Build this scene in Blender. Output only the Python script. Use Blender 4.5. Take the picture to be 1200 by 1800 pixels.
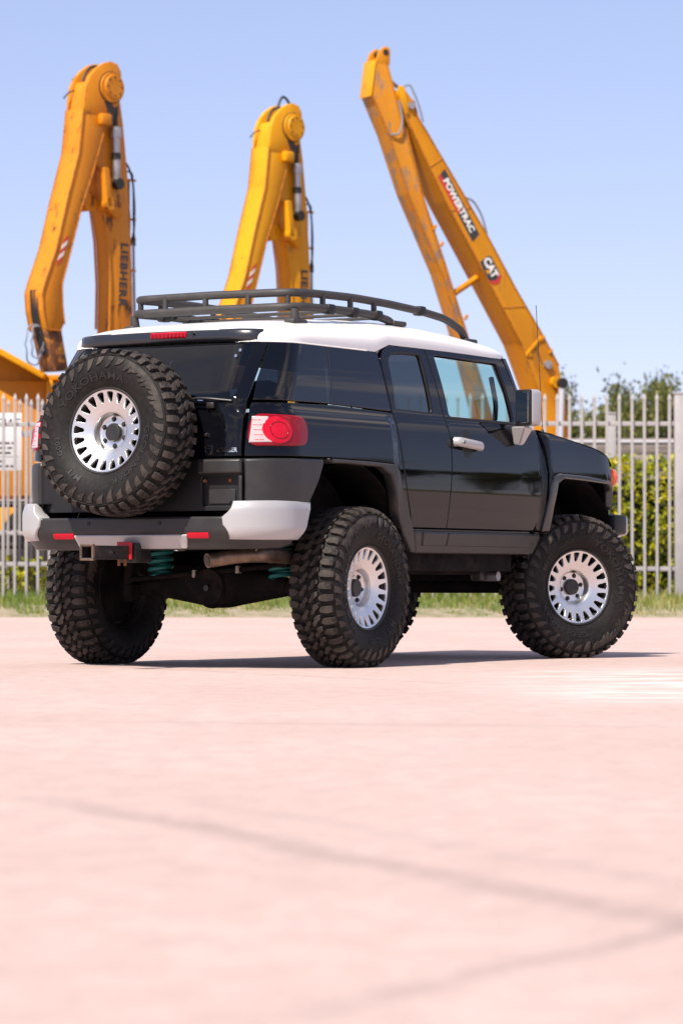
import bpy, bmesh, math, random
from mathutils import Vector, Matrix
from mathutils.geometry import delaunay_2d_cdt
random.seed(7)
PI = math.pi
scene = bpy.context.scene
for o in list(bpy.data.objects): bpy.data.objects.remove(o)
COL = scene.collection

# ------------------------------------------------------------------ camera, sky, sun, exposure
cam_d = bpy.data.cameras.new('camera'); cam = bpy.data.objects.new('camera', cam_d); COL.objects.link(cam)
cam.location = (0, 0, .495)
cam.rotation_euler = (PI/2 + math.atan(120/5800), 0, 0)
cam_d.sensor_fit = 'VERTICAL'; cam_d.sensor_height = 36; cam_d.sensor_width = 24
cam_d.lens = 5800/1800*36
cam_d.clip_start = .1; cam_d.clip_end = 3000
cam_d.dof.use_dof = True; cam_d.dof.focus_distance = 18.9; cam_d.dof.aperture_fstop = 4.5
scene.camera = cam

SUN_EL = math.radians(51); SUN_AZ = math.radians(32)      # sun behind the camera, to the left
to_sun = Vector((-math.sin(SUN_AZ)*math.cos(SUN_EL), -math.cos(SUN_AZ)*math.cos(SUN_EL), math.sin(SUN_EL)))
sd = bpy.data.lights.new('sun', 'SUN'); sun = bpy.data.objects.new('sun', sd); COL.objects.link(sun)
sd.energy = 5.0; sd.angle = math.radians(.5); sd.color = (1, .93, .83)
sun.rotation_euler = to_sun.to_track_quat('Z', 'Y').to_euler(); sun.location = (-20, -30, 40)

world = bpy.data.worlds.new('World'); scene.world = world; world.use_nodes = True
wn = world.node_tree; wn.nodes.clear()
def N(t, typ, **kw):
    n = t.nodes.new(typ)
    for k, v in kw.items(): setattr(n, k, v)
    return n
sky = N(wn, 'ShaderNodeTexSky', sky_type='NISHITA', sun_disc=False)
sky.sun_elevation = SUN_EL; sky.sun_rotation = math.radians(180) + SUN_AZ
sky.altitude = 1500; sky.air_density = 1.0; sky.dust_density = .0; sky.ozone_density = 4
tint = N(wn, 'ShaderNodeMix', data_type='RGBA', blend_type='MULTIPLY'); tint.inputs[0].default_value = 1
tint.inputs[7].default_value = (2.30, 2.12, 2.52, 1)
hs = N(wn, 'ShaderNodeGamma'); hs.inputs[1].default_value = .58; wn.links.new(sky.outputs[0], hs.inputs[0]); wn.links.new(hs.outputs[0], tint.inputs[6])
# sparse fair-weather cloud, well above the frame
tc = N(wn, 'ShaderNodeTexCoord'); sep = N(wn, 'ShaderNodeSeparateXYZ'); wn.links.new(tc.outputs['Generated'], sep.inputs[0])
def wmath(op, a, b=None, clamp=False):
    m = N(wn, 'ShaderNodeMath', operation=op); m.use_clamp = clamp
    for i, v in enumerate((a, b)):
        if v is None: continue
        if isinstance(v, (int, float)): m.inputs[i].default_value = v
        else: wn.links.new(v, m.inputs[i])
    return m.outputs[0]
zc = wmath('MAXIMUM', sep.outputs[2], .06)
comb = N(wn, 'ShaderNodeCombineXYZ')
wn.links.new(wmath('DIVIDE', sep.outputs[0], zc), comb.inputs[0]); wn.links.new(wmath('DIVIDE', sep.outputs[1], zc), comb.inputs[1])
cn = N(wn, 'ShaderNodeTexNoise'); cn.inputs['Scale'].default_value = 1.15; cn.inputs['Detail'].default_value = 7; cn.inputs['Roughness'].default_value = .55
cmap = N(wn, 'ShaderNodeMapping'); cmap.inputs['Location'].default_value = (0, 0, 8.8); wn.links.new(comb.outputs[0], cmap.inputs[0]); wn.links.new(cmap.outputs[0], cn.inputs['Vector'])
cmask = wmath('MULTIPLY', wmath('MULTIPLY', wmath('SUBTRACT', cn.outputs[0], .51), 8, True), wmath('MULTIPLY', wmath('SUBTRACT', sep.outputs[2], .185), 14, True))
cmix = N(wn, 'ShaderNodeMix', data_type='RGBA'); cmix.inputs[7].default_value = (11, 9.8, 9.2, 1)
wn.links.new(cmask, cmix.inputs[0]); wn.links.new(tint.outputs[2], cmix.inputs[6])
bg = N(wn, 'ShaderNodeBackground'); bg.inputs[1].default_value = .084
wo = N(wn, 'ShaderNodeOutputWorld')
wn.links.new(cmix.outputs[2], bg.inputs[0]); wn.links.new(bg.outputs[0], wo.inputs[0])

vs = scene.view_settings
scene.display_settings.display_device = 'sRGB'
vs.view_transform = 'Standard'; vs.look = 'None'; vs.gamma = 1; vs.use_curve_mapping = False; vs.exposure = .62
scene.render.resolution_x = 682; scene.render.resolution_y = 1024

# ------------------------------------------------------------------ helpers
def obj(name, me, mat=None, parent=None, loc=None, rot=None):
    o = bpy.data.objects.new(name, me); COL.objects.link(o)
    if mat is not None and me is not None and not me.materials: me.materials.append(mat)
    if parent is not None: o.parent = parent
    if loc is not None: o.location = loc
    if rot is not None: o.rotation_euler = rot
    return o
def empty(name, loc=(0, 0, 0), rotz=0, label=None, cat=None, group=None):
    o = bpy.data.objects.new(name, None); COL.objects.link(o); o.location = loc; o.rotation_euler = (0, 0, rotz); o.empty_display_size = .1
    return tag(o, label, cat, group)
def tag(o, label=None, cat=None, group=None, kind=None):
    if label: o['label'] = label
    if cat: o['category'] = cat
    if group: o['group'] = group
    if kind: o['kind'] = kind
    return o
def mesh(name, v, f, smooth=False):
    me = bpy.data.meshes.new(name); me.from_pydata([tuple(p) for p in v], [], f); me.update()
    if smooth: me.polygons.foreach_set('use_smooth', [True]*len(me.polygons))
    return me
def bm_mesh(name, bm, smooth=False, angle=None):
    bmesh.ops.recalc_face_normals(bm, faces=bm.faces[:])
    me = bpy.data.meshes.new(name); bm.to_mesh(me); bm.free()
    if smooth:
        me.polygons.foreach_set('use_smooth', [True]*len(me.polygons))
        me.set_sharp_from_angle(angle=angle if angle else math.radians(38))
    return me
def bm_box(bm, c, s, bev=0., rot=None, seg=2):
    r = bmesh.ops.create_cube(bm, size=1.0); vs_ = r['verts']
    M = Matrix.Translation(Vector(c)) @ (rot if rot is not None else Matrix.Identity(4)) @ Matrix.Diagonal((s[0], s[1], s[2], 1))
    bmesh.ops.transform(bm, matrix=M, verts=vs_)
    if bev > 0:
        es = list({e for v in vs_ for e in v.link_edges})
        bmesh.ops.bevel(bm, geom=es, offset=bev, segments=seg, affect='EDGES', profile=.5)
def box(name, c, s, mat, parent=None, bev=.006, rot=None):
    bm = bmesh.new(); bm_box(bm, c, s, bev, rot); return obj(name, bm_mesh(name, bm, True), mat, parent)
def bm_cyl(bm, p0, p1, r0, r1=None, n=20, cap=True):
    p0 = Vector(p0); p1 = Vector(p1); d = p1-p0; r1 = r0 if r1 is None else r1
    M = Matrix.Translation((p0+p1)/2) @ d.to_track_quat('Z', 'Y').to_matrix().to_4x4()
    bmesh.ops.create_cone(bm, cap_ends=cap, segments=n, radius1=r0, radius2=r1, depth=d.length, matrix=M)
def cyl(name, p0, p1, r0, mat, parent=None, r1=None, n=20):
    bm = bmesh.new(); bm_cyl(bm, p0, p1, r0, r1, n); return obj(name, bm_mesh(name, bm, True), mat, parent)
def round_path(pts, rad, n=6):
    pts = [Vector(p) for p in pts]; out = [pts[0]]
    for i in range(1, len(pts)-1):
        a, b, c = pts[i-1], pts[i], pts[i+1]; u = (a-b); w = (c-b)
        r = min(rad, u.length*.45, w.length*.45); p = b+u.normalized()*r; q = b+w.normalized()*r
        for k in range(n+1):
            t = k/n; out.append(p*(1-t)**2+b*2*t*(1-t)+q*t*t)
    out.append(pts[-1]); return out
def bm_tube(bm, pts, r, n=10, closed=False, rr=None):
    pts = [Vector(p) for p in pts]; rings = []; m = len(pts)
    prev = None
    for i, p in enumerate(pts):
        if closed: t = pts[(i+1) % m]-pts[i-1]
        else: t = pts[min(i+1, m-1)]-pts[max(i-1, 0)]
        t.normalize()
        if prev is None:
            a = Vector((0, 0, 1)) if abs(t.z) < .9 else Vector((1, 0, 0)); u = t.cross(a).normalized()
        else: u = (prev-t*prev.dot(t)).normalized()
        prev = u; w = t.cross(u); R = rr[i] if rr else r
        rings.append([bm.verts.new(p+(u*math.cos(2*PI*k/n)+w*math.sin(2*PI*k/n))*R) for k in range(n)])
    rng = range(m) if closed else range(m-1)
    for i in rng:
        A, B = rings[i], rings[(i+1) % m]
        for k in range(n): bm.faces.new((A[k], A[(k+1) % n], B[(k+1) % n], B[k]))
    if not closed: bm.faces.new(rings[0][::-1]); bm.faces.new(rings[-1])
def tube(name, pts, r, mat, parent=None, rad=.05, n=10, closed=False, rr=None):
    bm = bmesh.new(); bm_tube(bm, round_path(pts, rad) if rad else pts, r, n, closed, rr)
    return obj(name, bm_mesh(name, bm, True), mat, parent)
def lathe(name, prof, mat, parent=None, n=96, axis='X', closed=False, sharp=38):
    """profile of (x, r) spun about the X axis"""
    v = []; f = []; m = len(prof)
    for k in range(n):
        t = 2*PI*k/n
        for x, r in prof: v.append((x, r*math.cos(t), r*math.sin(t)))
    for k in range(n):
        for i in range(m if closed else m-1):
            a = k*m+i; b = k*m+(i+1) % m; c = ((k+1) % n)*m+(i+1) % m; d = ((k+1) % n)*m+i
            f.append((a, b, c, d))
    me = mesh(name, v, f, True)
    bm = bmesh.new(); bm.from_mesh(me); bmesh.ops.remove_doubles(bm, verts=bm.verts[:], dist=1e-6)
    bpy.data.meshes.remove(me)
    me = bm_mesh(name, bm, True, math.radians(sharp))
    return obj(name, me, mat, parent)
def prism(name, poly, y0, y1, mat, parent=None, M=None, bev=0., smooth=True):
    """polygon in local x-z, extruded along y"""
    bm = bmesh.new(); A = [bm.verts.new((p[0], y0, p[1])) for p in poly]; B = [bm.verts.new((p[0], y1, p[1])) for p in poly]
    n = len(poly); bm.faces.new(A); bm.faces.new(B[::-1])
    for i in range(n): bm.faces.new((A[i], B[i], B[(i+1) % n], A[(i+1) % n]))
    bmesh.ops.recalc_face_normals(bm, faces=bm.faces[:])
    if bev: bmesh.ops.bevel(bm, geom=bm.edges[:], offset=bev, segments=2, affect='EDGES', profile=.5)
    if M is not None: bmesh.ops.transform(bm, matrix=M, verts=bm.verts[:])
    return obj(name, bm_mesh(name, bm, smooth), mat, parent)
def text_geo(s, size, extrude=0., offset=0., shear=0., space=1.):
    cu = bpy.data.curves.new('t', 'FONT'); cu.body = s; cu.size = size; cu.extrude = extrude; cu.offset = offset; cu.shear = shear
    cu.space_character = space; cu.align_x = 'CENTER'; cu.align_y = 'CENTER'; cu.resolution_u = 3
    o = bpy.data.objects.new('t', cu); COL.objects.link(o)
    dg = bpy.context.evaluated_depsgraph_get(); me = bpy.data.meshes.new_from_object(o.evaluated_get(dg))
    bpy.data.objects.remove(o); bpy.data.curves.remove(cu)
    V = [v.co.copy() for v in me.vertices]; Fc = [tuple(p.vertices) for p in me.polygons]; bpy.data.meshes.remove(me)
    return V, Fc
def text(name, s, size, mat, parent, M, extrude=.002, offset=0., shear=0., space=1., sx=1.):
    V, Fc = text_geo(s, size, extrude, offset, shear, space)
    return obj(name, mesh(name, [M @ Vector((v.x*sx, v.y, v.z)) for v in V], Fc), mat, parent)
def frame_m(origin, ux, uy):
    ux = Vector(ux).normalized(); uz = ux.cross(Vector(uy)).normalized(); uy = uz.cross(ux)
    M = Matrix((ux, uy, uz)).transposed().to_4x4(); M.translation = Vector(origin); return M

# ------------------------------------------------------------------ materials
def material(name, col, rough=.5, metal=0., coat=0., spec=.5, noise=None, bump=None, coat_rough=.03, rvar=0.):
    """noise = list of (scale, colour, low, high, stretch); bump = (scale, strength, distance)"""
    m = bpy.data.materials.new(name); m.use_nodes = True; t = m.node_tree; b = t.nodes['Principled BSDF']
    b.inputs['Base Color'].default_value = (*col, 1); b.inputs['Roughness'].default_value = rough; b.inputs['Metallic'].default_value = metal
    b.inputs['Coat Weight'].default_value = coat; b.inputs['Coat Roughness'].default_value = coat_rough; b.inputs['Specular IOR Level'].default_value = spec
    if noise or bump or rvar:
        co = N(t, 'ShaderNodeTexCoord')
        cur = None
        for sc, c2, lo, hi, st in (noise or []):
            mp = N(t, 'ShaderNodeMapping'); mp.inputs['Scale'].default_value = st; t.links.new(co.outputs['Object'], mp.inputs[0])
            nz = N(t, 'ShaderNodeTexNoise'); nz.inputs['Scale'].default_value = sc; nz.inputs['Detail'].default_value = 6; nz.inputs['Roughness'].default_value = .62
            t.links.new(mp.outputs[0], nz.inputs['Vector'])
            mr = N(t, 'ShaderNodeMapRange'); mr.inputs[1].default_value = lo; mr.inputs[2].default_value = hi; t.links.new(nz.outputs[0], mr.inputs[0])
            mx = N(t, 'ShaderNodeMix', data_type='RGBA'); mx.inputs[7].default_value = (*c2, 1)
            t.links.new(mr.outputs[0], mx.inputs[0])
            if cur is None: mx.inputs[6].default_value = (*col, 1)
            else: t.links.new(cur, mx.inputs[6])
            cur = mx.outputs[2]
        if cur is not None: t.links.new(cur, b.inputs['Base Color'])
        if rvar:
            nz = N(t, 'ShaderNodeTexNoise'); nz.inputs['Scale'].default_value = 6; nz.inputs['Detail'].default_value = 5; t.links.new(co.outputs['Object'], nz.inputs['Vector'])
            mr = N(t, 'ShaderNodeMapRange'); mr.inputs[1].default_value = .3; mr.inputs[2].default_value = .7; mr.inputs[3].default_value = max(0, rough-rvar); mr.inputs[4].default_value = rough+rvar
            t.links.new(nz.outputs[0], mr.inputs[0]); t.links.new(mr.outputs[0], b.inputs['Roughness'])
        if bump:
            nz = N(t, 'ShaderNodeTexNoise'); nz.inputs['Scale'].default_value = bump[0]; nz.inputs['Detail'].default_value = 4; t.links.new(co.outputs['Object'], nz.inputs['Vector'])
            bp = N(t, 'ShaderNodeBump'); bp.inputs['Strength'].default_value = bump[1]; bp.inputs['Distance'].default_value = bump[2]
            t.links.new(nz.outputs[0], bp.inputs['Height']); t.links.new(bp.outputs[0], b.inputs['Normal'])
    return m
def glass(name, tint_c, refl=1.0):
    m = bpy.data.materials.new(name); m.use_nodes = True; t = m.node_tree; t.nodes.clear()
    tr = N(t, 'ShaderNodeBsdfTransparent'); tr.inputs[0].default_value = (*tint_c, 1)
    gl = N(t, 'ShaderNodeBsdfGlossy'); gl.inputs['Roughness'].default_value = .01; gl.inputs[0].default_value = (refl, refl, refl, 1)
    fr = N(t, 'ShaderNodeFresnel'); ge = N(t, 'ShaderNodeNewGeometry'); ma = N(t, 'ShaderNodeMath', operation='MULTIPLY_ADD'); t.links.new(ge.outputs['Backfacing'], ma.inputs[0]); ma.inputs[1].default_value = 1/1.52-1.52; ma.inputs[2].default_value = 1.52; t.links.new(ma.outputs[0], fr.inputs[0])
    mx = N(t, 'ShaderNodeMixShader'); ou = N(t, 'ShaderNodeOutputMaterial')
    t.links.new(fr.outputs[0], mx.inputs[0]); t.links.new(tr.outputs[0], mx.inputs[1]); t.links.new(gl.outputs[0], mx.inputs[2]); t.links.new(mx.outputs[0], ou.inputs[0])
    return m
one = (1, 1, 1)
M_PAINT = material('black_paint', (.0022, .0024, .0042), .032, spec=.30, noise=[(3, (.0050, .0046, .0048), .45, .8, one)])
M_WHITE = material('white_paint', (.78, .765, .735), .3, coat=.4, coat_rough=.08)
M_PLAST = material('grey_plastic', (.016, .0145, .0148), .44, noise=[(9, (.024, .0215, .0212), .4, .7, one)], bump=(420, .12, .0006))
M_DARKPL = material('dark_plastic', (.009, .0088, .0098), .5, spec=.35, bump=(300, .1, .0006))
M_SILVER = material('silver_paint', (.40, .388, .386), .36, metal=.3, coat=.3, coat_rough=.1)
M_SPOIL = material('satin_black', (.010, .011, .015), .28, coat=.5, coat_rough=.15)
M_RUB = material('tyre_rubber', (.0055, .0047, .0044), .62, spec=.22, noise=[(5, (.014, .0108, .0095), .42, .72, one), (40, (.015, .0125, .0115), .45, .65, one)], bump=(160, .25, .0012))
M_TREAD = material('tread_rubber', (.014, .0115, .0102), .70, spec=.28, noise=[(7, (.072, .057, .049), .44, .70, one), (60, (.048, .038, .033), .45, .65, one)], bump=(120, .4, .002))
M_LETTER = material('raised_lettering', (.014, .0125, .012), .5, spec=.4)
M_ALLOY = material('machined_alloy', (.70, .69, .69), .34, metal=1)
M_CASTAL = material('cast_alloy', (.36, .35, .36), .5, metal=.8)
M_BLACK = material('black_metal', (.012, .011, .011), .45, noise=[(12, (.022, .018, .016), .45, .7, one)])
M_UNDER = material('underbody', (.008, .007, .007), .9, spec=.12, noise=[(8, (.022, .017, .014), .45, .7, one)])
M_RACK = material('rack_powdercoat', (.029, .0255, .025), .6, noise=[(14, (.041, .036, .034), .42, .7, one)], bump=(260, .2, .0008))
M_RED = material('red_lens', (.44, .002, .016), .14, spec=.35, noise=[(30, (.52, .004, .024), .4, .7, one)])
M_REDD = material('red_lens_deep', (.22, .001, .007), .10, spec=.4)
M_CLEARL = material('clear_lens', (.46, .37, .37), .14, coat=.5, coat_rough=.02)
M_AMBER = material('amber_lens', (.75, .10, .006), .12, coat=1)
M_CHROME = material('chrome', (.75, .75, .76), .08, metal=1)
M_TEAL = material('teal_spring_paint', (.008, .135, .13), .5)
M_EXH = material('exhaust_steel', (.24, .165, .12), .45, metal=.8, noise=[(9, (.10, .065, .045), .42, .7, one)])
M_RUSTBOLT = material('rusty_bolt', (.22, .075, .025), .8)
M_GCLEAR = glass('green_tint_glass', (.62, .80, .78))
M_GMID = glass('privacy_glass', (.05, .058, .068))
M_GDARK = glass('dark_privacy_glass', (.03, .034, .045))
M_MIRROR = material('mirror_glass', (.55, .56, .58), .02, metal=1)
M_TRIM = material('interior_trim', (.035, .036, .038), .7)
M_SEAT = material('seat_fabric', (.045, .046, .05), .9, bump=(200, .3, .002))
M_HEADL = material('headliner', (.20, .20, .20), .9)
M_TAG = material('red_tag', (.45, .006, .015), .5)

# ------------------------------------------------------------------ curved panels
def pchip(tab):
    xs = [p[0] for p in tab]; ys = [p[1] for p in tab]; n = len(xs)
    h = [xs[i+1]-xs[i] for i in range(n-1)]; d = [(ys[i+1]-ys[i])/h[i] for i in range(n-1)]
    m = [d[0]]+[0. if d[i-1]*d[i] <= 0 else 2*d[i-1]*d[i]/(d[i-1]+d[i]) for i in range(1, n-1)]+[d[-1]]
    def f(x):
        if x <= xs[0]: return ys[0]+m[0]*(x-xs[0])
        if x >= xs[-1]: return ys[-1]+m[-1]*(x-xs[-1])
        i = 0
        while x > xs[i+1]: i += 1
        t = (x-xs[i])/h[i]
        return ys[i]*(2*t**3-3*t*t+1)+h[i]*m[i]*(t**3-2*t*t+t)+ys[i+1]*(-2*t**3+3*t*t)+h[i]*m[i+1]*(t**3-t*t)
    return f
def ss(x, a, b):
    t = max(0., min(1., (x-a)/(b-a))); return t*t*(3-2*t)
def area2(p): return sum(p[i-1][0]*p[i][1]-p[i][0]*p[i-1][1] for i in range(len(p)))
def densify(p, mx):
    out = []
    for i in range(len(p)):
        a = p[i]; b = p[(i+1) % len(p)]; L = math.hypot(b[0]-a[0], b[1]-a[1]); k = max(1, int(math.ceil(L/mx)))
        for j in range(k): out.append((a[0]+(b[0]-a[0])*j/k, a[1]+(b[1]-a[1])*j/k))
    return out
def corner_round(p, r, n=4):
    out = []
    for i in range(len(p)):
        a = Vector(p[i-1]); b = Vector(p[i]); c = Vector(p[(i+1) % len(p)])
        u = a-b; w = c-b; rr = min(r, u.length*.42, w.length*.42); q0 = b+u.normalized()*rr; q1 = b+w.normalized()*rr
        for k in range(n+1):
            t = k/n; q = q0*(1-t)**2+b*2*t*(1-t)+q1*t*t; out.append((q.x, q.y))
    return out
def inset(p, d):
    n = len(p); out = []
    for i in range(n):
        a, b, c = p[i-1], p[i], p[(i+1) % n]
        u = Vector((b[0]-a[0], b[1]-a[1])); w = Vector((c[0]-b[0], c[1]-b[1]))
        if u.length < 1e-9 or w.length < 1e-9: out.append(b); continue
        u.normalize(); w.normalize(); n1 = Vector((-u.y, u.x)); n2 = Vector((-w.y, w.x)); m = n1+n2
        if m.length < 1e-6: m = n1
        m.normalize(); k = d/max(.45, m.dot(n1)); out.append((b[0]+m.x*k, b[1]+m.y*k))
    return out
def inside(pt, p):
    x, y = pt; c = False; j = len(p)-1
    for i in range(len(p)):
        xi, yi = p[i]; xj, yj = p[j]
        if (yi > y) != (yj > y) and x < (xj-xi)*(y-yi)/(yj-yi)+xi: c = not c
        j = i
    return c
def panel(name, outer, fn, mat, parent, holes=(), g=.05, bev=.004, th=.012, off=0., shrink=.0025, mirror=False, seg=None):
    if area2(outer) < 0: outer = outer[::-1]
    seg = seg or g
    outer = inset(densify(outer, seg), shrink); hs = []
    for h in holes:
        if area2(h) < 0: h = h[::-1]
        hs.append(densify(h, seg))
    oi = inset(outer, bev); hi = [inset(h, -bev) for h in hs]
    V2 = []; E2 = []
    for loop in [oi]+hi:
        s = len(V2); V2 += loop; E2 += [(s+i, s+(i+1) % len(loop)) for i in range(len(loop))]
    bp = list(V2)
    x0 = min(p[0] for p in oi); x1 = max(p[0] for p in oi); y0 = min(p[1] for p in oi); y1 = max(p[1] for p in oi)
    nx = int((x1-x0)/g)+1; ny = int((y1-y0)/g)+1
    cell = {}
    for p in bp: cell.setdefault((int(p[0]//g), int(p[1]//g)), []).append(p)
    for i in range(nx+1):
        for j in range(ny+1):
            p = (x0+(i+(.5 if j % 2 else 0))*g, y0+j*g)
            if not inside(p, oi) or any(inside(p, h) for h in hi): continue
            ci, cj = int(p[0]//g), int(p[1]//g)
            if any(math.hypot(p[0]-b[0], p[1]-b[1]) < g*.42 for di in (-1, 0, 1) for dj in (-1, 0, 1) for b in cell.get((ci+di, cj+dj), ())): continue
            V2.append(p)
    r = delaunay_2d_cdt([Vector(p) for p in V2], E2, [], 0, 1e-7)
    rv = [(v.x, v.y) for v in r[0]]
    def PN(u, v):
        e = 1e-4; P = Vector(fn(u, v)); du = Vector(fn(u+e, v))-Vector(fn(u-e, v)); dv = Vector(fn(u, v+e))-Vector(fn(u, v-e))
        n = du.cross(dv); n.normalize(); return P, n
    V = []; NN = []; F = []; LN = []
    pn = [PN(*p) for p in rv]
    for P, n in pn: V.append(P+n*off); NN.append(n)
    for f in r[2]:
        c = (sum(rv[i][0] for i in f)/len(f), sum(rv[i][1] for i in f)/len(f))
        if not inside(c, oi) or any(inside(c, h) for h in hi): continue
        a, b, d = f[:3]
        if (V[b]-V[a]).cross(V[d]-V[a]).dot(NN[a]) < 0: f = f[::-1]
        F.append(tuple(f)); LN += [NN[i] for i in f]
    for li, lo, sg in [(oi, outer, 1)]+[(hi[k], hs[k], -1) for k in range(len(hs))]:
        n = len(li); s = len(V); A = []; B = []; Cc = []
        for k in range(n):
            P, nn = PN(*li[k]); Q, nq = PN(*lo[k]); o = Q-P; o -= nn*o.dot(nn)
            o = o.normalized() if o.length > 1e-9 else nn
            A.append((P+nn*off, nn)); B.append((Q+nq*(off-bev*.7), (nn*.5+o).normalized())); Cc.append((Q+nq*(off-th), o))
        V += [p for p, _ in A]+[p for p, _ in B]+[p for p, _ in Cc]
        allN = [q for _, q in A]+[q for _, q in B]+[q for _, q in Cc]
        for k in range(n):
            j = (k+1) % n
            for base in (0, n):
                f = (base+k, base+n+k, base+n+j, base+j)
                nrm = (V[s+f[1]]-V[s+f[0]]).cross(V[s+f[3]]-V[s+f[0]])
                if nrm.dot(allN[f[1]]) < 0: f = f[::-1]
                F.append(tuple(s+i for i in f)); LN += [allN[i] for i in f]
    if mirror:
        V = [Vector((p.x, -p.y, p.z)) for p in V]; k = 0; F2 = []; L2 = []
        for f in F:
            ln = LN[k:k+len(f)]; k += len(f); F2.append(f[::-1]); L2 += [Vector((q.x, -q.y, q.z)) for q in ln[::-1]]
        F, LN = F2, L2
    me = mesh(name, V, F, True)
    me.normals_split_custom_set([tuple(q) for q in LN])
    return obj(name, me, mat, parent)
def both(name, outer, fn, mat, parent, **kw):
    return [panel(name, outer, fn, mat, parent, **kw), panel(name, outer, fn, mat, parent, mirror=True, **kw)]
def copy_tree(o, parent=None):
    c = o.copy(); COL.objects.link(c); c.parent = parent
    for ch in [x for x in bpy.data.objects if x.parent == o]: copy_tree(ch, c)
    return c

# ------------------------------------------------------------------ wheel (axis = local X, outside = +X)
R0, S0, RHO = .4445, .103, .040
def tprof(s, h):
    a = abs(s); sg = 1 if s >= 0 else -1
    if a <= S0: return sg*a, R0-.008*(a/S0)**2+h
    ph = (a-S0)/RHO; pm = 1.32; q = min(ph, pm)
    x = S0+(RHO+h)*math.sin(q); r = R0-.008-RHO+(RHO+h)*math.cos(q)
    if ph > pm:
        e = (ph-pm)*RHO; x += e*math.cos(pm); r -= e*math.sin(pm)
    return sg*x, r
SIDE = [(.1435, .404), (.150, .385), (.1525, .36), (.150, .33), (.143, .30), (.133, .275), (.121, .255), (.114, .243)]
side_x = pchip([(r, x) for x, r in SIDE[::-1]])
def make_wheel():
    prof = [(-x, r) for x, r in SIDE[::-1]]+[tprof(-s/1000, 0) for s in range(155, 0, -8)]+[tprof(s/1000, 0) for s in range(3, 158, 8)]+SIDE
    barrel = [(.1155, .2445), (.120, .240), (.118, .2325), (.108, .2285), (.094, .224), (.06, .212), (-.08, .212), (-.105, .222), (-.116, .240), (-.11, .243)]
    w = lathe('wheel', barrel, M_BLACK, None, 80)
    lathe('tyre', prof, M_RUB, w, 96)
    # ring on the side wall
    bm = bmesh.new()
    for sg in (1, -1):
        rr = .4185; bm_tube(bm, [(sg*.1385, rr*math.cos(2*PI*k/80), rr*math.sin(2*PI*k/80)) for k in range(80)], .0028, 5, True)
    obj('sidewall_ring', bm_mesh('sidewall_ring', bm, True), M_RUB, w)
    v = []; f = []
    NP = 42; p = 2*PI*.46/NP
    def block(rows, sgn, t_off, flip):
        s0 = len(v); m = len(rows)
        for lev in (0, 1):
            for i, (s, ta, tb, h) in enumerate(rows):
                hh = h if lev else -.002
                for t in (ta, tb):
                    if lev:
                        mid = (ta+tb)/2; t = mid+(t-mid)*.965
                    tt = (t if not flip else -t)*p+t_off
                    x, r = tprof(s*sgn, hh); th = tt/.46
                    v.append((x, r*math.cos(th), r*math.sin(th)))
        o = s0+2*m
        for i in range(m-1):
            a = 2*i
            f.append((o+a, o+a+1, o+a+3, o+a+2))
            f.append((s0+a, o+a, o+a+2, s0+a+2)); f.append((s0+a+1, s0+a+3, o+a+3, o+a+1))
        f.append((s0, s0+1, o+1, o)); e = 2*(m-1); f.append((s0+e, o+e, o+e+1, s0+e+1))
    Hh = .021
    for k in range(NP):
        for sg in (1, -1):
            flip = sg < 0; t0 = (k+(.5 if flip else 0))*p
            block([(.005, .16, .48, Hh), (.018, .06, .46, Hh), (.024, -.30, .40, Hh), (.044, -.44, .02, Hh), (.060, -.42, -.10, Hh)], sg, t0, flip)
            lng = k % 2
            block([(.066, -.06, .10, Hh), (.078, -.26, .22, Hh), (.098, -.31, .26, Hh), (.113, -.31, .26, Hh*.98), (.126, -.30, .25, Hh*.80), (.140 if lng else .132, -.28, .23, Hh*.62)], sg, t0+.1*p, flip)
            # radial bars on the side wall
            r1_ = .4105; r0_ = .348 if lng else .366; b0 = len(v); sl_ = .35*p
            for lev in (0, 1):
                for rr_, ca, hw_ in ((r1_, 0., .30*p), (.390, .06*p, .28*p), ((r0_+.385)/2, .20*p, .22*p), (r0_, .40*p, .12*p)):
                    for e_ in (-1, 1):
                        th = (t0+(ca+e_*hw_*(.9 if lev else 1))*(-1 if flip else 1))/.40
                        xx = (side_x(min(rr_, .404))-(.004 if rr_ > .404 else 0)+(.0062 if lev else -.002))*sg
                        v.append((xx, rr_*math.cos(th), rr_*math.sin(th)))
            o = b0+8
            for i_ in range(3):
                a = 2*i_; f.append((o+a, o+a+1, o+a+3, o+a+2)); f.append((b0+a, o+a, o+a+2, b0+a+2)); f.append((b0+a+1, b0+a+3, o+a+3, o+a+1))
            f.append((b0, b0+1, o+1, o)); f.append((b0+6, o+6, o+7, b0+7))
    me = mesh('tread', v, f); bm = bmesh.new(); bm.from_mesh(me); bpy.data.meshes.remove(me)
    obj('tread', bm_mesh('tread', bm), M_TREAD, w)
    # raised lettering round the outer side wall
    for s, ang, size, stx in (('YOKOHAMA', 95, .056, 1.42), ('GEOLANDAR', -50, .046, 1.4), ('M/T', -140, .046, 1.3), ('G003', -178, .038, 1.25)):
        V, Fc = text_geo(s, size, .0022, .0006, 0, 1.08); LV = []; rad = .302
        for q in V:
            th = math.radians(ang)-q.x*stx/rad; r = rad+q.y
            LV.append((side_x(r)+.0012+q.z, r*math.cos(th), r*math.sin(th)))
        obj('lettering', mesh('lettering', LV, Fc), M_LETTER, w)
    # machined face with twenty windows
    fx = pchip([(0, .06), (.104, .066), (.114, .072), (.135, .080), (.165, .090), (.21, .1045), (.226, .109), (.235, .1115)])
    def face(u, v_): return (fx(math.hypot(u, v_)), u, v_)
    circ = lambda r, n: [(r*math.cos(2*PI*k/n), r*math.sin(2*PI*k/n)) for k in range(n)]
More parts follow.
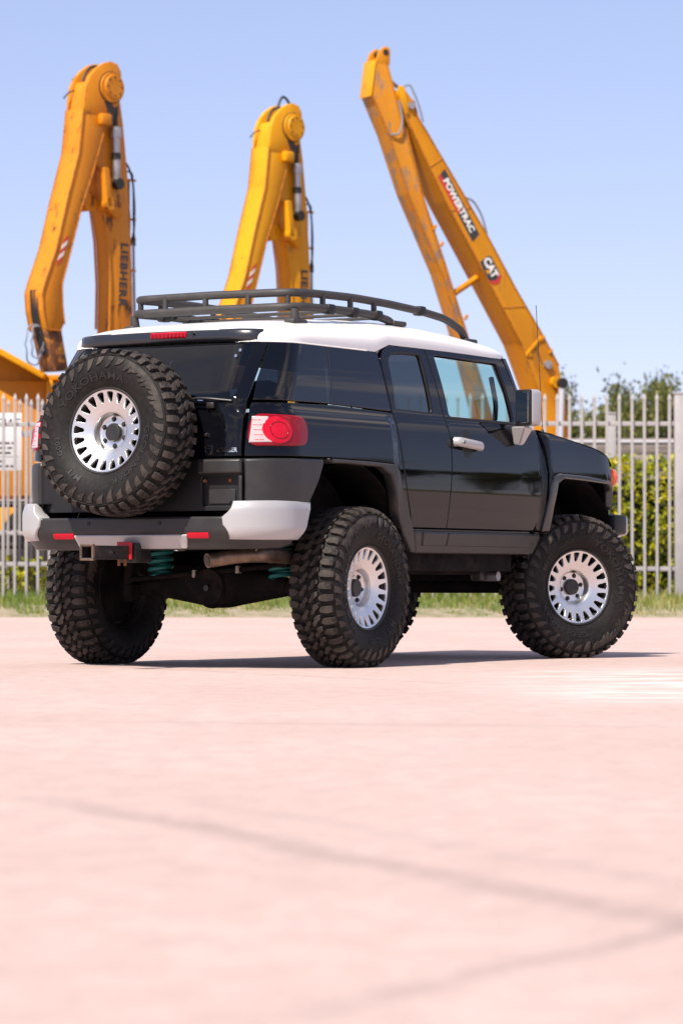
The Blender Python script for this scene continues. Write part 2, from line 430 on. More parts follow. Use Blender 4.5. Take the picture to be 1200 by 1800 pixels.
    half = [(.1625, 0), (.1635, .0055), (.168, .0100), (.204, .0205), (.2125, .0218), (.2175, .0185), (.2195, .009)]
    slot = half+[(.2195, -.009)]+[(a, -b) for a, b in half[:0:-1]][1:]
    holes = [circ(.107, 56)]
    for k in range(20):
        c, s_ = math.cos(2*PI*k/20), math.sin(2*PI*k/20)
        holes.append([(a*c-b*s_, a*s_+b*c) for a, b in slot])
    panel('rim', circ(.2335, 96), face, M_ALLOY, w, holes=holes, g=.02, bev=.0016, th=.026, shrink=0, seg=.012)
    lathe('rim_dish', [(.0660, .1085), (.062, .1065), (.048, .102), (.032, .098), (.025, .093), (.0235, .085), (.0235, .03), (.0235, .001)], M_ALLOY, w, 64, sharp=60)
    lathe('rim_lip', [(.1105, .2335), (.1165, .2355), (.1175, .2405), (.1165, .2425)], M_ALLOY, w, 96, sharp=60)
    lathe('brake_disc', [(-.02, .165), (-.02, .001), (-.05, .001), (-.05, .205), (-.06, .205)], M_UNDER, w, 48)
    lathe('centre_cap', [(.0235, .0515), (.040, .0505), (.044, .047), (.0455, .038), (.0445, .0375), (.0445, .001)], M_BLACK, w, 32)
    for k in range(6):
        t = 2*PI*(k+.35)/6; y, z = .0755*math.cos(t), .0755*math.sin(t); bm = bmesh.new()
        bm_cyl(bm, (.022, y, z), (.0255, y, z), .0145, None, 20); bm_cyl(bm, (.0255, y, z), (.036, y, z), .0105, .0095, 6)
        obj('lug_nut', bm_mesh('lug_nut', bm), M_BLACK, w)
    return w

# ------------------------------------------------------------------ the car: x forward, y left, z up, origin under the rear axle
YAW = math.radians(31.3)
car = empty('off_road_suv', (-.670, 19.227, 0), PI/2-YAW, 'lifted black two-tone off-road SUV with white roof and rear-mounted spare wheel', 'suv')
wheel0 = make_wheel()
def place_wheel(w, loc, out_dir, roll, tilt=0., label=None):
    """out_dir: heading of the outer face in the car frame"""
    w.parent = car
    M = Matrix.Translation(Vector(loc)) @ Matrix.Rotation(out_dir, 4, 'Z') @ Matrix.Rotation(tilt, 4, 'Y') @ Matrix.Rotation(roll, 4, 'X')
    w.matrix_local = M
    if label: w['label'] = label
STEER = math.radians(29)
TR = .845; RC = .452
place_wheel(wheel0, (0, -TR, RC), -PI/2, math.radians(92), 0, 'rear wheel on the door side')
place_wheel(copy_tree(wheel0), (2.69, -TR, RC), -PI/2-STEER, math.radians(-70), 0, 'front wheel turned to the right')
place_wheel(copy_tree(wheel0), (0, TR, RC), PI/2, math.radians(10))
place_wheel(copy_tree(wheel0), (2.72, .765, RC), PI/2-math.radians(25), math.radians(70))
place_wheel(copy_tree(wheel0), (-1.085, .012, 1.312), PI, math.radians(15), math.radians(-5), 'spare wheel on the tailgate')

fA = pchip([(.55, -.895), (1.18, -.895), (1.30, -.887), (1.47, -.860), (1.496, -.8535), (1.504, -.8495), (1.55, -.820), (1.82, -.64), (1.92, -.57)])
fW = pchip([(.60, .785), (.80, .824), (.95, .842), (1.05, .848), (1.12, .848), (1.25, .841), (1.41, .820), (1.47, .803), (1.60, .785), (1.82, .738), (1.92, .710)])
fr_ = pchip([(.6, .30), (1.2, .31), (1.48, .30), (1.85, .27)])
def bulge(q, z):
    up = 1-ss(z, 1.385, 1.465)
    return .030*up*(1-ss(q, .43, .535))+.026*up*ss(q, 2.30, 2.42)
def wrap(a, w, r, q):
    q1 = a+r
    if q >= q1: return q, -w
    al = PI*r/2
    if q > q1-al:
        t = (q1-q)/r; return q1-r*math.sin(t), -w+r-r*math.cos(t)
    return a, -(w-r)+(q1-al-q)
def nose(q): return .008*ss(q, 2.0, 2.9)+.03*max(0, (q-3.1)/.25)**2.4 if q > 2 else 0.
def SR(q, z):
    w = fW(z)+bulge(q, z)-nose(q)
    a, l = wrap(fA(z), w, fr_(z), q); return (a, l, z)
def qc(z):
    w = fW(z)+bulge(-1, z); r = fr_(z); return fA(z)+r-PI*r/2-(w-r)
def RE(e, z):
    x, y, zz = SR(qc(z)+abs(e), z)
    return (x-.0, y if e >= 0 else -y, zz)
def q_of(e, z): return qc(z)+e
CUT = .682

# doors
fd = [(1.134, 0.804), (2.328, 0.803), (2.356, 0.931), (2.37, 1.071), (2.376, 1.171), (2.361, 1.262), (2.327, 1.361), (2.303, 1.433), (2.206, 1.456), (2.189, 1.476), (2.029, 1.85), (2.003, 1.878), (1.451, 1.889), (1.044, 1.887), (1.056, 1.832), (1.15, 1.452), (1.179, 1.332), (1.167, 1.172), (1.147, 1.001)]
fg = corner_round([(1.146, 1.848), (1.932, 1.838), (1.979, 1.701), (2.031, 1.479), (1.215, 1.482)], .025)
rd = [(0.721, 0.804), (1.134, 0.804), (1.147, 1.001), (1.167, 1.172), (1.179, 1.332), (1.15, 1.452), (1.056, 1.832), (1.044, 1.887), (0.686, 1.884), (0.599, 1.87), (0.532, 1.841), (0.498, 1.793), (0.491, 1.738), (0.51, 1.603), (0.54, 1.462), (0.57, 1.303), (0.591, 1.157), (0.642, 0.992), (0.7, 0.861)]
rg = corner_round([(0.979, 1.844), (0.729, 1.84), (0.632, 1.828), (0.58, 1.793), (0.578, 1.723), (0.581, 1.603), (0.572, 1.495), (1.018, 1.488)], .03)
DOORS = both('front_door', fd, SR, M_PAINT, car, holes=[fg], g=.04, off=.004, th=.03)
RDOORS = both('rear_door', rd, SR, M_PAINT, car, holes=[rg], g=.04, off=.004, th=.03)
for D in DOORS:
    mir = D is DOORS[1]
    panel('window_glass', inset(densify(fg, .05), -.006), SR, M_GCLEAR, D, g=.08, off=-.010, th=.006, bev=.001, mirror=mir)
    # belt weatherstrip
    panel('weatherstrip', [(1.182, 1.464), (2.186, 1.453), (2.184, 1.471), (1.181, 1.482)], SR, M_DARKPL, D, off=.010, bev=.003, th=.012, g=.05, mirror=mir)
for D in RDOORS:
    panel('window_glass', inset(densify(rg, .05), -.006), SR, M_GMID, D, g=.08, off=-.010, th=.006, bev=.001, mirror=D is RDOORS[1])
    panel('window_seal', rg, SR, M_DARKPL, D, holes=[inset(rg if area2(rg) > 0 else rg[::-1], .006)], off=.001, bev=.001, th=.012, g=.06, mirror=D is RDOORS[1], shrink=0)
# door handles with their dished cups
for D, sg in ((DOORS[0], 1), (DOORS[1], -1)):
    def hp(a, z, d):
        x, y, zz = SR(a, z); return Vector((x, (y-d)*sg, zz))
    bm = bmesh.new()
    pts = [hp(1.21, 1.324, .006), hp(1.22, 1.324, .040), hp(1.285, 1.320, .046), hp(1.405, 1.314, .046), hp(1.49, 1.310, .040), hp(1.50, 1.310, .006)]
    bm_tube(bm, round_path(pts, .02, 4), .0195, 12)
    for v_ in bm.verts: v_.co.z = 1.315+(v_.co.z-1.315)*1.45
    h = obj('door_handle', bm_mesh('door_handle', bm, True), M_SILVER, D)
    cyl('key_lock', hp(1.24, 1.326, .055), hp(1.24, 1.326, .068), .011, M_CHROME, h, n=16)
    cup = [(1.37+.066*math.cos(t*PI/20), 1.318+.086*math.sin(t*PI/20)) for t in range(40)]
    panel('handle_cup', cup, SR, M_DARKPL, D, off=.0055, bev=.001, th=.004, g=.03, shrink=0, mirror=sg < 0)
    scoop = corner_round([(1.873, 1.445), (2.189, 1.433), (2.171, 1.396), (2.102, 1.373), (2.013, 1.37), (1.944, 1.397)], .03)
    panel('mirror_base', scoop, SR, M_DARKPL, D, off=.008, bev=.004, th=.008, g=.04, shrink=0, mirror=sg < 0)

# quarter panels, fenders
def cutq(z): return q_of(CUT, z)
qp = [(-0.83, 1.479), (-0.896, 1.4), (-0.931, 1.299), (-0.947, 1.199), (-0.949, 1.175), (-0.312, 1.182), (0.172, 1.178), (0.428, 1.171), (0.496, 1.128), (0.588, 0.992), (0.714, 0.806), (0.721, 0.804), (0.7, 0.861), (0.642, 0.992), (0.591, 1.157), (0.57, 1.303), (0.54, 1.462), (0.537, 1.475), (-0.12, 1.491)]
both('quarter_panel', qp, SR, M_PAINT, car, g=.024, off=.003, th=.03)
gz = [(-0.825, 1.488), (-0.761, 1.601), (-0.67, 1.722), (-0.582, 1.829), (-0.082, 1.832), (-0.14, 1.493)]
gz2 = [(-0.075, 1.832), (0.474, 1.835), (0.483, 1.753), (0.503, 1.603), (0.532, 1.478), (-0.133, 1.493)]
both('quarter_window', gz, SR, M_GDARK, car, g=.03, off=.006, th=.02)
both('quarter_panel_upper', gz2, SR, material('gloss_black_pillar', (.003, .0035, .008), .03, spec=.4), car, g=.04, off=.003, th=.02)
both('window_trim', [(-0.083, 1.833), (-0.074, 1.833), (-0.132, 1.492), (-0.141, 1.492)], SR, M_PLAST, car, g=.04, off=.005, th=.01, bev=.001, shrink=0)
ff = [(2.331, 1.431), (2.367, 1.342), (2.381, 1.262), (2.388, 1.172), (2.382, 1.071), (2.372, 0.951), (2.399, 1.101), (2.431, 1.153), (2.505, 1.175), (2.877, 1.169), (3.245, 1.14), (3.278, 1.129), (3.274, 1.209), (3.237, 1.298), (3.062, 1.345), (2.719, 1.389), (2.472, 1.421)]
both('front_fender', ff, SR, M_PAINT, car, g=.03, off=.003, th=.03)
# wheel-arch flares
rfl = [(-0.312, 1.18), (0.172, 1.176), (0.419, 1.169), (0.496, 1.123), (0.588, 0.987), (0.718, 0.801), (0.788, 0.66), (0.729, 0.66), (0.595, 0.771), (0.452, 0.947), (0.364, 1.103), (0.27, 1.145), (-0.144, 1.153), (-0.283, 1.15)]
both('rear_flare', rfl, SR, M_PLAST, car, g=.03, off=.026, th=.06, bev=.012)
ffl = [(2.335, 0.801), (2.367, 0.961), (2.399, 1.105), (2.432, 1.153), (2.505, 1.175), (2.877, 1.168), (3.237, 1.14), (3.271, 1.109), (3.262, 0.95), (3.248, 0.95), (3.241, 1.09), (3.206, 1.118), (2.876, 1.131), (2.574, 1.139), (2.49, 1.109), (2.432, 0.961), (2.408, 0.801)]
both('front_flare', ffl, SR, material('gloss_flare', (.030, .027, .028), .22, coat=.5, coat_rough=.08), car, g=.03, off=.016, th=.05, bev=.008)
# rear corner cladding
lq = [(-0.953, 1.167), (-0.332, 1.176), (-0.391, 1.063), (-0.471, 0.948), (-0.526, 0.862), (-0.942, 0.86)]
both('corner_cladding', lq, SR, M_PLAST, car, g=.03, off=.012, th=.05, bev=.016)
# sills
both('sill_strip', [(0.723, 0.801), (2.335, 0.801), (2.334, 0.782), (0.723, 0.783)], SR, M_PAINT, car, g=.05, off=-.004, th=.02)
sl = [(0.733, 0.791), (2.334, 0.79), (2.317, 0.715), (2.269, 0.652), (0.788, 0.652)]
SILL = both('sill_cladding', sl, SR, M_PLAST, car, g=.04, off=.016, th=.06, bev=.016)
for s_, mir in ((SILL[0], False), (SILL[1], True)):
    panel('door_cladding', [(0.836, 0.783), (1.138, 0.783), (1.131, 0.701), (0.849, 0.701)], SR, M_PLAST, s_, g=.05, off=.023, bev=.006, mirror=mir)
    panel('door_cladding', [(1.144, 0.783), (2.293, 0.782), (2.266, 0.7), (1.136, 0.701)], SR, M_PLAST, s_, g=.05, off=.023, bev=.006, mirror=mir)

# tail lights
tl = corner_round([(-0.882, 1.408), (-0.629, 1.401), (-0.534, 1.395), (-0.51, 1.327), (-0.534, 1.249), (-0.625, 1.236), (-0.933, 1.232)], .07, 6)
TLS = both('tail_light', tl, SR, M_REDD, car, g=.02, off=.020, bev=.008, th=.03, shrink=0)
for L, mir in ((TLS[0], False), (TLS[1], True)):
    panel('reversing_lens', [(-0.876, 1.392), (-0.789, 1.391), (-0.808, 1.353), (-0.812, 1.313), (-0.801, 1.283), (-0.779, 1.253), (-0.915, 1.25)], SR, M_CLEARL, L, g=.02, off=.0235, bev=.004, th=.008, shrink=0, mirror=mir)
    for k in range(5): panel('lens_rib', [(cutq(1.39)+.035, 1.262+.027*k), (-.835, 1.262+.027*k), (-.835, 1.266+.027*k), (cutq(1.39)+.035, 1.266+.027*k)], SR, M_RED, L, g=.05, off=.0245, bev=.0008, th=.002, shrink=0, mirror=mir)
    qm = -.751
    outerp = [(qm+.088*math.cos(t*PI/16), 1.318+.073*math.sin(t*PI/16)) for t in range(32)]
    panel('brake_lens', outerp, SR, M_RED, L, g=.02, off=.026, bev=.006, th=.008, shrink=0, mirror=mir)
    inn = [(qm+.008+.055*math.cos(t*PI/16), 1.318+.049*math.sin(t*PI/16)) for t in range(32)]
    panel('lens_ring', inn, SR, M_REDD, L, g=.02, off=.0285, bev=.004, th=.006, shrink=0, mirror=mir, holes=[[(qm+.008+.048*math.cos(t*PI/16), 1.318+.043*math.sin(t*PI/16)) for t in range(32)]])

# tailgate
tg = [(-CUT+.004, 1.176), (CUT-.004, 1.176), (CUT-.004, 1.50), (CUT-.012, 1.826), (-CUT+.012, 1.826), (-CUT+.004, 1.50)]
wg = corner_round([(-.603, 1.502), (.603, 1.502), (.592, 1.815), (-.592, 1.815)], .05, 5)
TG = panel('tailgate', tg, RE, M_PAINT, car, holes=[wg], g=.022, off=.004, th=.03)
panel('rear_window', inset(densify(wg, .05), -.004), RE, M_GDARK, TG, g=.05, off=.0, th=.008, bev=.001, shrink=0)
for e, z in ((.535, 1.775), (.522, 1.742), (-.535, 1.775), (-.522, 1.742)):
    P = Vector(RE(e, z)); cyl('hinge_bolt', P+Vector((.004, 0, 0)), P+Vector((-.012, 0, .004)), .009, M_CHROME, TG, n=14)
# lower tailgate: cladding, plate housing, plate recess
panel('tailgate_cladding', [(-.684, .875), (.684, .875), (.684, 1.168), (-.684, 1.168)], RE, M_DARKPL, car, g=.05, off=-.004, th=.03, holes=[corner_round([(.42, .905), (.655, .905), (.655, 1.07), (.42, 1.07)], .02)])
hb = panel('plate_lamp_housing', corner_round([(.405, 1.078), (.684, 1.078), (.684, 1.166), (.405, 1.166)], .012), RE, M_PLAST, car, g=.03, off=.030, bev=.016, th=.05)
panel('plate_side_trim', [(.660, .905), (.684, .905), (.684, 1.072), (.660, 1.072)], RE, M_PLAST, car, g=.03, off=.016, bev=.006, th=.03)
pr = panel('plate_recess', [(.40, .895), (.67, .895), (.67, 1.08), (.40, 1.08)], RE, M_DARKPL, car, g=.05, off=-.030, th=.004)
panel('plate_bracket', [(.455, .915), (.635, .915), (.635, 1.0), (.455, 1.0)], RE, M_PLAST, pr, g=.05, off=-.022, th=.006, bev=.002)
for e in (.432, .598): 
    P = Vector(RE(e, 1.045)); cyl('plate_screw', P+Vector((.03, 0, 0)), P+Vector((.018, 0, 0)), .010, M_RUSTBOLT, pr, n=10)
P = Vector(RE(.628, .918)); cyl('plate_lock', P+Vector((.03, 0, 0)), P+Vector((-.004, 0, 0)), .017, M_BLACK, pr, n=14)
# tailgate lock, wiper, badge
P = Vector(RE(.455, 1.30)); lk = cyl('tailgate_lock', P, P+Vector((-.014, 0, 0)), .016, M_CHROME, TG, n=18); cyl('keyway', P+Vector((-.012, 0, 0)), P+Vector((-.0165, 0, 0)), .008, M_BLACK, lk, n=12)
def rp(e, z, d): 
    x, y, zz = RE(e, z); return (x-d, y, z)
wp = tube('rear_wiper', [rp(.26, 1.475, .02), rp(.38, 1.507, .045), rp(.47, 1.500, .04), rp(.60, 1.486, .018)], .0065, M_BLACK, TG, .04, 8)
tube('wiper_blade', [rp(.36, 1.492, .05), rp(.44, 1.486, .048)], .006, M_CHROME, wp, 0, 6)
box('wiper_motor', rp(.475, 1.462, .018), (.03, .05, .035), M_BLACK, TG, .008)
bx = RE(.55, 1.216)
text('badge_letters', 'FJ', .058, M_CHROME, TG, frame_m((bx[0]-.006, -.470, 1.217), (0, -1, 0), (0, 0, 1)), .004, .001, 0, 1.05, 1.5)
text('badge_letters', 'CRUISER', .034, M_CHROME, TG, frame_m((bx[0]-.006, -.596, 1.211), (0, -1, 0), (0, 0, 1)), .004, .0008, 0, 1.0, 1.05)
# spare carrier behind the wheel
cyl('spare_carrier', (-.88, .012, 1.312), (-1.07, .012, 1.318), .11, M_BLACK, car, .09, 24)

# spoiler over the rear window
SP = []
def spoil(u, v):      # u across, v down the section
    n = 24
    secs = [(.085, 1.915), (.01, 1.914), (-.030, 1.908), (-.040, 1.897), (-.047, 1.852), (-.038, 1.838), (-.005, 1.832), (.03, 1.838)]
    return secs
bm = bmesh.new(); rings = []
for k in range(31):
    e = -.655+1.31*k/30; x, y, _ = RE(e, 1.87); ed = 1-.75*max(0, (abs(e)-.60)/.055)**2
    rings.append([bm.verts.new((x+dx*ed+(1-ed)*.02, y, 1.872+(z-1.872)*(.35+.65*ed)-.012*(abs(e)/.65)**2)) for dx, z in spoil(0, 0)])
for A, B in zip(rings[:-1], rings[1:]):
    for i in range(len(A)-1): bm.faces.new((A[i], A[i+1], B[i+1], B[i]))
bm.faces.new(rings[0]); bm.faces.new(rings[-1][::-1])
SPO = obj('spoiler', bm_mesh('spoiler', bm, True, math.radians(50)), M_SPOIL, car)
brk = box('brake_light', (RE(0, 1.87)[0]-.042, -.035, 1.880), (.022, .245, .036), M_RED, SPO, .008)
for k in range(9): box('brake_led', (RE(0, 1.87)[0]-.0545, -.035-.105+.0263*k, 1.880), (.003, .018, .022), M_REDD, brk, .001)
cyl('washer_jet', (RE(0, 1.87)[0]-.03, -.205, 1.887), (RE(0, 1.87)[0]-.056, -.205, 1.886), .009, M_BLACK, SPO, n=12)

# roof
zs = pchip([(-.62, 1.905), (-.42, 1.948), (.04, 1.995), (.54, 2.030), (1.0, 2.040), (1.45, 2.025), (1.86, 1.990), (2.11, 1.95), (2.27, 1.90)])
ze = lambda a: 1.828+.052*ss(a, .46, .62)-.006*ss(a, 1.3, 2.1)
def roof_pt(a, t, grow=0.):
    """t 0..1 from right edge to left edge"""
    th = PI*t; e = ze(a); top = zs(a)+.012; w = fW(e)+.004
    rc = .27; a0 = -.640
    if a < a0+rc: w -= rc-math.sqrt(max(0, rc*rc-(a0+rc-a)**2))
    if a > 1.92: w -= .10*((a-1.92)/.3)**2.2
    nn = 3.2
    c, s_ = math.cos(th), math.sin(th)
    l = -w*math.copysign(abs(c)**(2/nn), c); z = e+(top-e)*abs(s_)**(2/nn)
    return (a, l*(1-grow), z-grow*.4)
st = [-.638, -.634, -.625, -.61, -.585, -.55, -.51]+[-.45+.09*k for k in range(27)]+[1.98, 2.05, 2.11, 2.15, 2.18]
ts = [.5-.5*math.cos(PI*k/36) for k in range(37)]
def loft(name, g, mat, parent, smooth=True, ang=50):
    v = [p for row in g for p in row]; m = len(g[0]); f = [(i*m+j, i*m+j+1, (i+1)*m+j+1, (i+1)*m+j) for i in range(len(g)-1) for j in range(m-1)]
    bm = bmesh.new(); vs_ = [bm.verts.new(p) for p in v]
    for q in f: bm.faces.new([vs_[i] for i in q])
    return obj(name, bm_mesh(name, bm, smooth, math.radians(ang)), mat, parent)
ROOF = loft('roof', [[roof_pt(a, t) for t in ts] for a in st], M_WHITE, car)
loft('headliner', [[roof_pt(a, t, .03) for t in ts] for a in st[6:-3]], M_HEADL, ROOF)
# rear edge of roof folds down to the tailgate
loft('rear_header', [[(roof_pt(-.638, t)[0]+d, roof_pt(-.638, t)[1], roof_pt(-.638, t)[2]-h) for t in ts] for d, h in ((0, 0), (.0, .02), (.01, .05))], M_WHITE, ROOF)
for sg in (1, -1):      # seam beside the tailgate, white pillar top
    pts = [(roof_pt(-.60+.05*k, 0)[0], sg*(roof_pt(-.60+.05*k, 0)[1]-.001), 1.829) for k in range(20)]
    tube('drip_rail', pts, .004, M_WHITE, ROOF, 0, 6)

# windscreen, pillars, cowl, bonnet
def ws(u, v):    # u across -1..1, v 0 bottom .. 1 top
    top = Vector((2.185-.10*u*u, -.655*u, 1.915-.02*u*u)); bot = Vector((2.50-.20*u*u, -.75*u, 1.43))
    return tuple(bot.lerp(top, v))
panel('windscreen', [(-.97, .03), (.97, .03), (.97, .97), (-.97, .97)], lambda u, v: ws(u, v), M_GCLEAR, car, g=.12, bev=.002, th=.006, shrink=0)
for sg in (1, -1):
    bm = bmesh.new(); rings = []
    for k in range(9):
        t = k/8; o = Vector(SR(2.20-.155*t, 1.45+.43*t)); i = Vector(ws(.95, t)); m_ = Vector((max(o.x, i.x)*.5+min(o.x, i.x)*.5+.035, (o.y+i.y)/2-.026, o.z))
        rings.append([bm.verts.new((p.x, p.y*sg, p.z)) for p in (o+Vector((-.02, -.004, 0)), o+Vector((.02, -.006, 0)), m_, i+Vector((.012, 0, 0)), i+Vector((-.03, .02, 0)), o+Vector((-.02, .05, 0)))])
    for A, B in zip(rings[:-1], rings[1:]):
        for i in range(6): bm.faces.new((A[i], A[(i+1) % 6], B[(i+1) % 6], B[i]))
    bm.faces.new(rings[0]); bm.faces.new(rings[-1][::-1])
    obj('windscreen_pillar', bm_mesh('windscreen_pillar', bm, True, math.radians(60)), M_PAINT, car)
ztop = pchip([(2.31, 1.434), (2.47, 1.42), (2.72, 1.389), (3.06, 1.345), (3.24, 1.298), (3.325, 1.24)])
def hood(a, u):
    w = -SR(a, ztop(a))[1]-.002; cr = .045*(1-abs(u)**3.2)*(1-ss(a, 3.16, 3.34)) + .022*(1-ss(abs(u), .52, .62))*(1-ss(a, 3.14, 3.26))
    return (a, -w*u, ztop(a)+cr+.004)
loft('bonnet', [[hood(a, -1+2*k/40) for k in range(41)] for a in [2.31+.034*i for i in range(31)]], M_PAINT, car)
loft('cowl', [[(2.30, -.79*u, 1.435), (2.37, -.79*u, 1.445), (2.48, -.77*u, 1.44)] for u in [-1+.1*k for k in range(21)]], M_DARKPL, car)
# nose: fascia, grille bar, headlamps, marker lamps, bumper
fas = [[(3.325+.03*(1-(u)**2), -.81*u, z) for u in [-1+.1*k for k in range(21)]] for z in (1.26, 1.18, 1.05, .93)]
FAS = loft('front_fascia', fas, M_DARKPL, car)
box('grille_bar', (3.37, 0, 1.13), (.03, .95, .10), M_SILVER, FAS, .01)
for sg in (1, -1):
    cyl('headlamp', (3.335, sg*.56, 1.13), (3.38, sg*.56, 1.13), .095, M_CLEARL, FAS, .085, 28)
    bm = bmesh.new(); bmesh.ops.create_uvsphere(bm, u_segments=20, v_segments=12, radius=1)
    bmesh.ops.transform(bm, matrix=Matrix.Translation((3.355, sg*.815, 1.167)) @ Matrix.Diagonal((.05, .045, .060, 1)), verts=bm.verts[:])
    obj('marker_lamp', bm_mesh('marker_lamp', bm, True), M_AMBER, car)
FB = box('front_bumper', (3.42, 0, .86), (.16, 1.60, .15), M_DARKPL, car, .03)
for sg in (1, -1): box('bumper_corner', (3.485, sg*.77, .855), (.12, .17, .135), M_SILVER, FB, .03); box('bumper_end', (3.40, sg*.80, .86), (.18, .13, .13), M_DARKPL, FB, .02)
# antenna on the cowl
at = tube('antenna', [(2.512, -.75, 1.425), (2.510, -.75, 1.50), (2.429, -.75, 2.24)], .0026, M_BLACK, car, .02, 6)
lathe_o = cyl('antenna_base', (2.512, -.75, 1.41), (2.512, -.75, 1.455), .022, M_BLACK, at, .008, 14)
tube('antenna_lead', [(2.52, -.76, 1.435), (2.60, -.775, 1.425), (2.65, -.79, 1.41)], .004, M_BLACK, at, .02, 6)

# door mirrors
for sg in (1, -1):
    bm = bmesh.new(); bm_box(bm, (0, 0, 0), (.115, .125, .225), .028, None, 4)
    M = Matrix.Translation((2.010, -sg*.925, 1.566)) @ Matrix.Rotation(sg*math.radians(-14), 4, 'Z')
    bmesh.ops.transform(bm, matrix=M, verts=bm.verts[:])
    mh = obj('door_mirror', bm_mesh('door_mirror', bm, True), M_SILVER, car)
    bm = bmesh.new(); bm_box(bm, (-.052, 0, 0), (.030, .121, .222), .012, None, 3); bmesh.ops.transform(bm, matrix=M, verts=bm.verts[:]); obj('mirror_rim', bm_mesh('mirror_rim', bm, True), M_DARKPL, mh)
    bm = bmesh.new(); bm_box(bm, (-.0665, 0, 0), (.004, .098, .190), .0018, None, 1); bmesh.ops.transform(bm, matrix=M, verts=bm.verts[:]); obj('mirror_glass', bm_mesh('mirror_glass', bm, True), M_MIRROR, mh)
    bm = bmesh.new()
    T = [(1.895, -.855, 1.446), (2.028, -.855, 1.443), (2.029, -.945, 1.441), (1.915, -.945, 1.446)]; B = [(1.95, -.845, 1.336), (2.01, -.845, 1.336), (2.01, -.885, 1.334), (1.955, -.885, 1.334)]
    a_ = [bm.verts.new((p[0], p[1]*sg, p[2])) for p in T]; b_ = [bm.verts.new((p[0], p[1]*sg, p[2])) for p in B]
    bm.faces.new(a_); bm.faces.new(b_[::-1])
    for i in range(4): bm.faces.new((a_[i], b_[i], b_[(i+1) % 4], a_[(i+1) % 4]))
    bmesh.ops.recalc_face_normals(bm, faces=bm.faces[:]); bmesh.ops.bevel(bm, geom=bm.edges[:], offset=.007, segments=2, affect='EDGES')
    obj('mirror_bracket', bm_mesh('mirror_bracket', bm, True), M_SILVER, mh)

# rear bumper
fAb = pchip([(.64, -.925), (.70, -.950), (.765, -.98), (.86, -.98), (.90, -.975), (.935, -.955)])
fWb = pchip([(.64, .82), (.70, .85), (.78, .885), (.88, .885), (.93, .872)])
def BU(q, z): a, l = wrap(fAb(z), fWb(z), .32, q); return (a, l, z)
def bqc(z): return fAb(z)+.32-PI*.16-(fWb(z)-.32)
def BR(e, z):
    x, y, zz = BU(bqc(z)+abs(e), z); return (x, y if e >= 0 else -y, z)
BP = panel('rear_bumper', [(-.78, .660), (.78, .660), (.93, .665), (1.04, .69), (1.06, .76), (.72, .80), (.62, .846), (-.62, .846), (-.72, .80), (-1.06, .76), (-1.04, .69), (-.93, .665)], BR, M_PLAST, car, g=.035, bev=.014, th=.08, shrink=0)
ins = corner_round([(-.362, .672), (.362, .672), (.385, .748), (-.385, .748)], .01)
panel('bumper_insert', ins, BR, M_SILVER, BP, g=.03, off=.010, bev=.006, th=.02, shrink=0)
loft('bumper_step', [[(-.97, y, .838) for y in [-.62+.062*k for k in range(21)]], [(-.88, y, .842) for y in [-.62+.062*k for k in range(21)]]], M_DARKPL, BP)
for sg in (1, -1):
    c = -.452*sg if False else .455*sg
    panel('rear_reflector', corner_round([(c-.07, .727), (c+.07, .727), (c+.07, .757), (c-.07, .757)], .008), BR, M_RED, BP, g=.03, off=.006, bev=.003, th=.01, shrink=0)
    for e in (.20, .0): pass
sc = [(-1.033, 0.928), (-0.793, 0.932), (-0.488, 0.93), (-0.52, 0.862), (-0.548, 0.786), (-0.609, 0.719), (-0.857, 0.719), (-1.044, 0.721), (-1.11, 0.798), (-1.115, 0.844), (-1.082, 0.869), (-1.059, 0.894)]
CS = both('bumper_corner', sc, BU, M_SILVER, car, g=.03, off=.014, bev=.008, th=.09)
for k in (-.28, .20): 
    p = BR(k, .812); cyl('parking_sensor', (p[0]+.01, p[1], p[2]), (p[0]-.003, p[1], p[2]), .011, M_DARKPL, BP, n=16)
# inner returns of the corners (dark curved ledge between corner and tailgate)
for sg in (1, -1):
    loft('bumper_ledge', [[(x, -sg*y, z) for x, y in ((-.935, .66), (-.87, .755), (-.78, .82), (-.65, .855), (-.50, .86))] for z in (.86, .928)] , M_PLAST, CS[0 if sg > 0 else 1])
    loft('bumper_top', [[(-.945, -sg*.64, .927), (-.87, -sg*.755, .927), (-.78, -sg*.82, .927), (-.65, -sg*.855, .927), (-.50, -sg*.86, .927)], [(-.86, -sg*.58, .930), (-.82, -sg*.68, .930), (-.74, -sg*.75, .930), (-.64, -sg*.79, .930), (-.50, -sg*.80, .930)]], M_PLAST, CS[0 if sg > 0 else 1])
# hitch
bm = bmesh.new()
for dy, dz, sy, sz in ((0, .034, .076, .008), (0, -.034, .076, .008), (.034, 0, .008, .0595), (-.034, 0, .008, .0595)): bm_box(bm, (-1.17, dy, .648+dz), (.44, sy, sz), .002, None, 1)
HT = obj('hitch_tube', bm_mesh('hitch_tube', bm), material('worn_black_steel', (.016, .014, .013), .55, noise=[(10, (.07, .045, .03), .5, .72, one)]), car)
bm = bmesh.new()
for dy, dz, sy, sz in ((0, .04, .09, .012), (0, -.04, .09, .012), (.04, 0, .012, .068), (-.04, 0, .012, .068)): bm_box(bm, (-1.382, dy, .648+dz), (.022, sy, sz), .003, None, 1)
obj('hitch_collar', bm_mesh('hitch_collar', bm), M_EXH, HT)
box('hitch_receiver', (-.93, 0, .648), (.16, .12, .11), M_BLACK, HT, .008)
box('hitch_flag', (-1.035, -.005, .66), (.012, .098, .098), M_TAG, HT, .003)
cyl('hitch_pin', (-1.20, -.05, .648), (-1.20, .05, .648), .007, M_CHROME, HT, n=10)
for x in (-1.10, -1.04): cyl('hitch_bolt', (x, -.012, .614), (x, -.012, .575), .008, M_RUSTBOLT, HT, n=8)
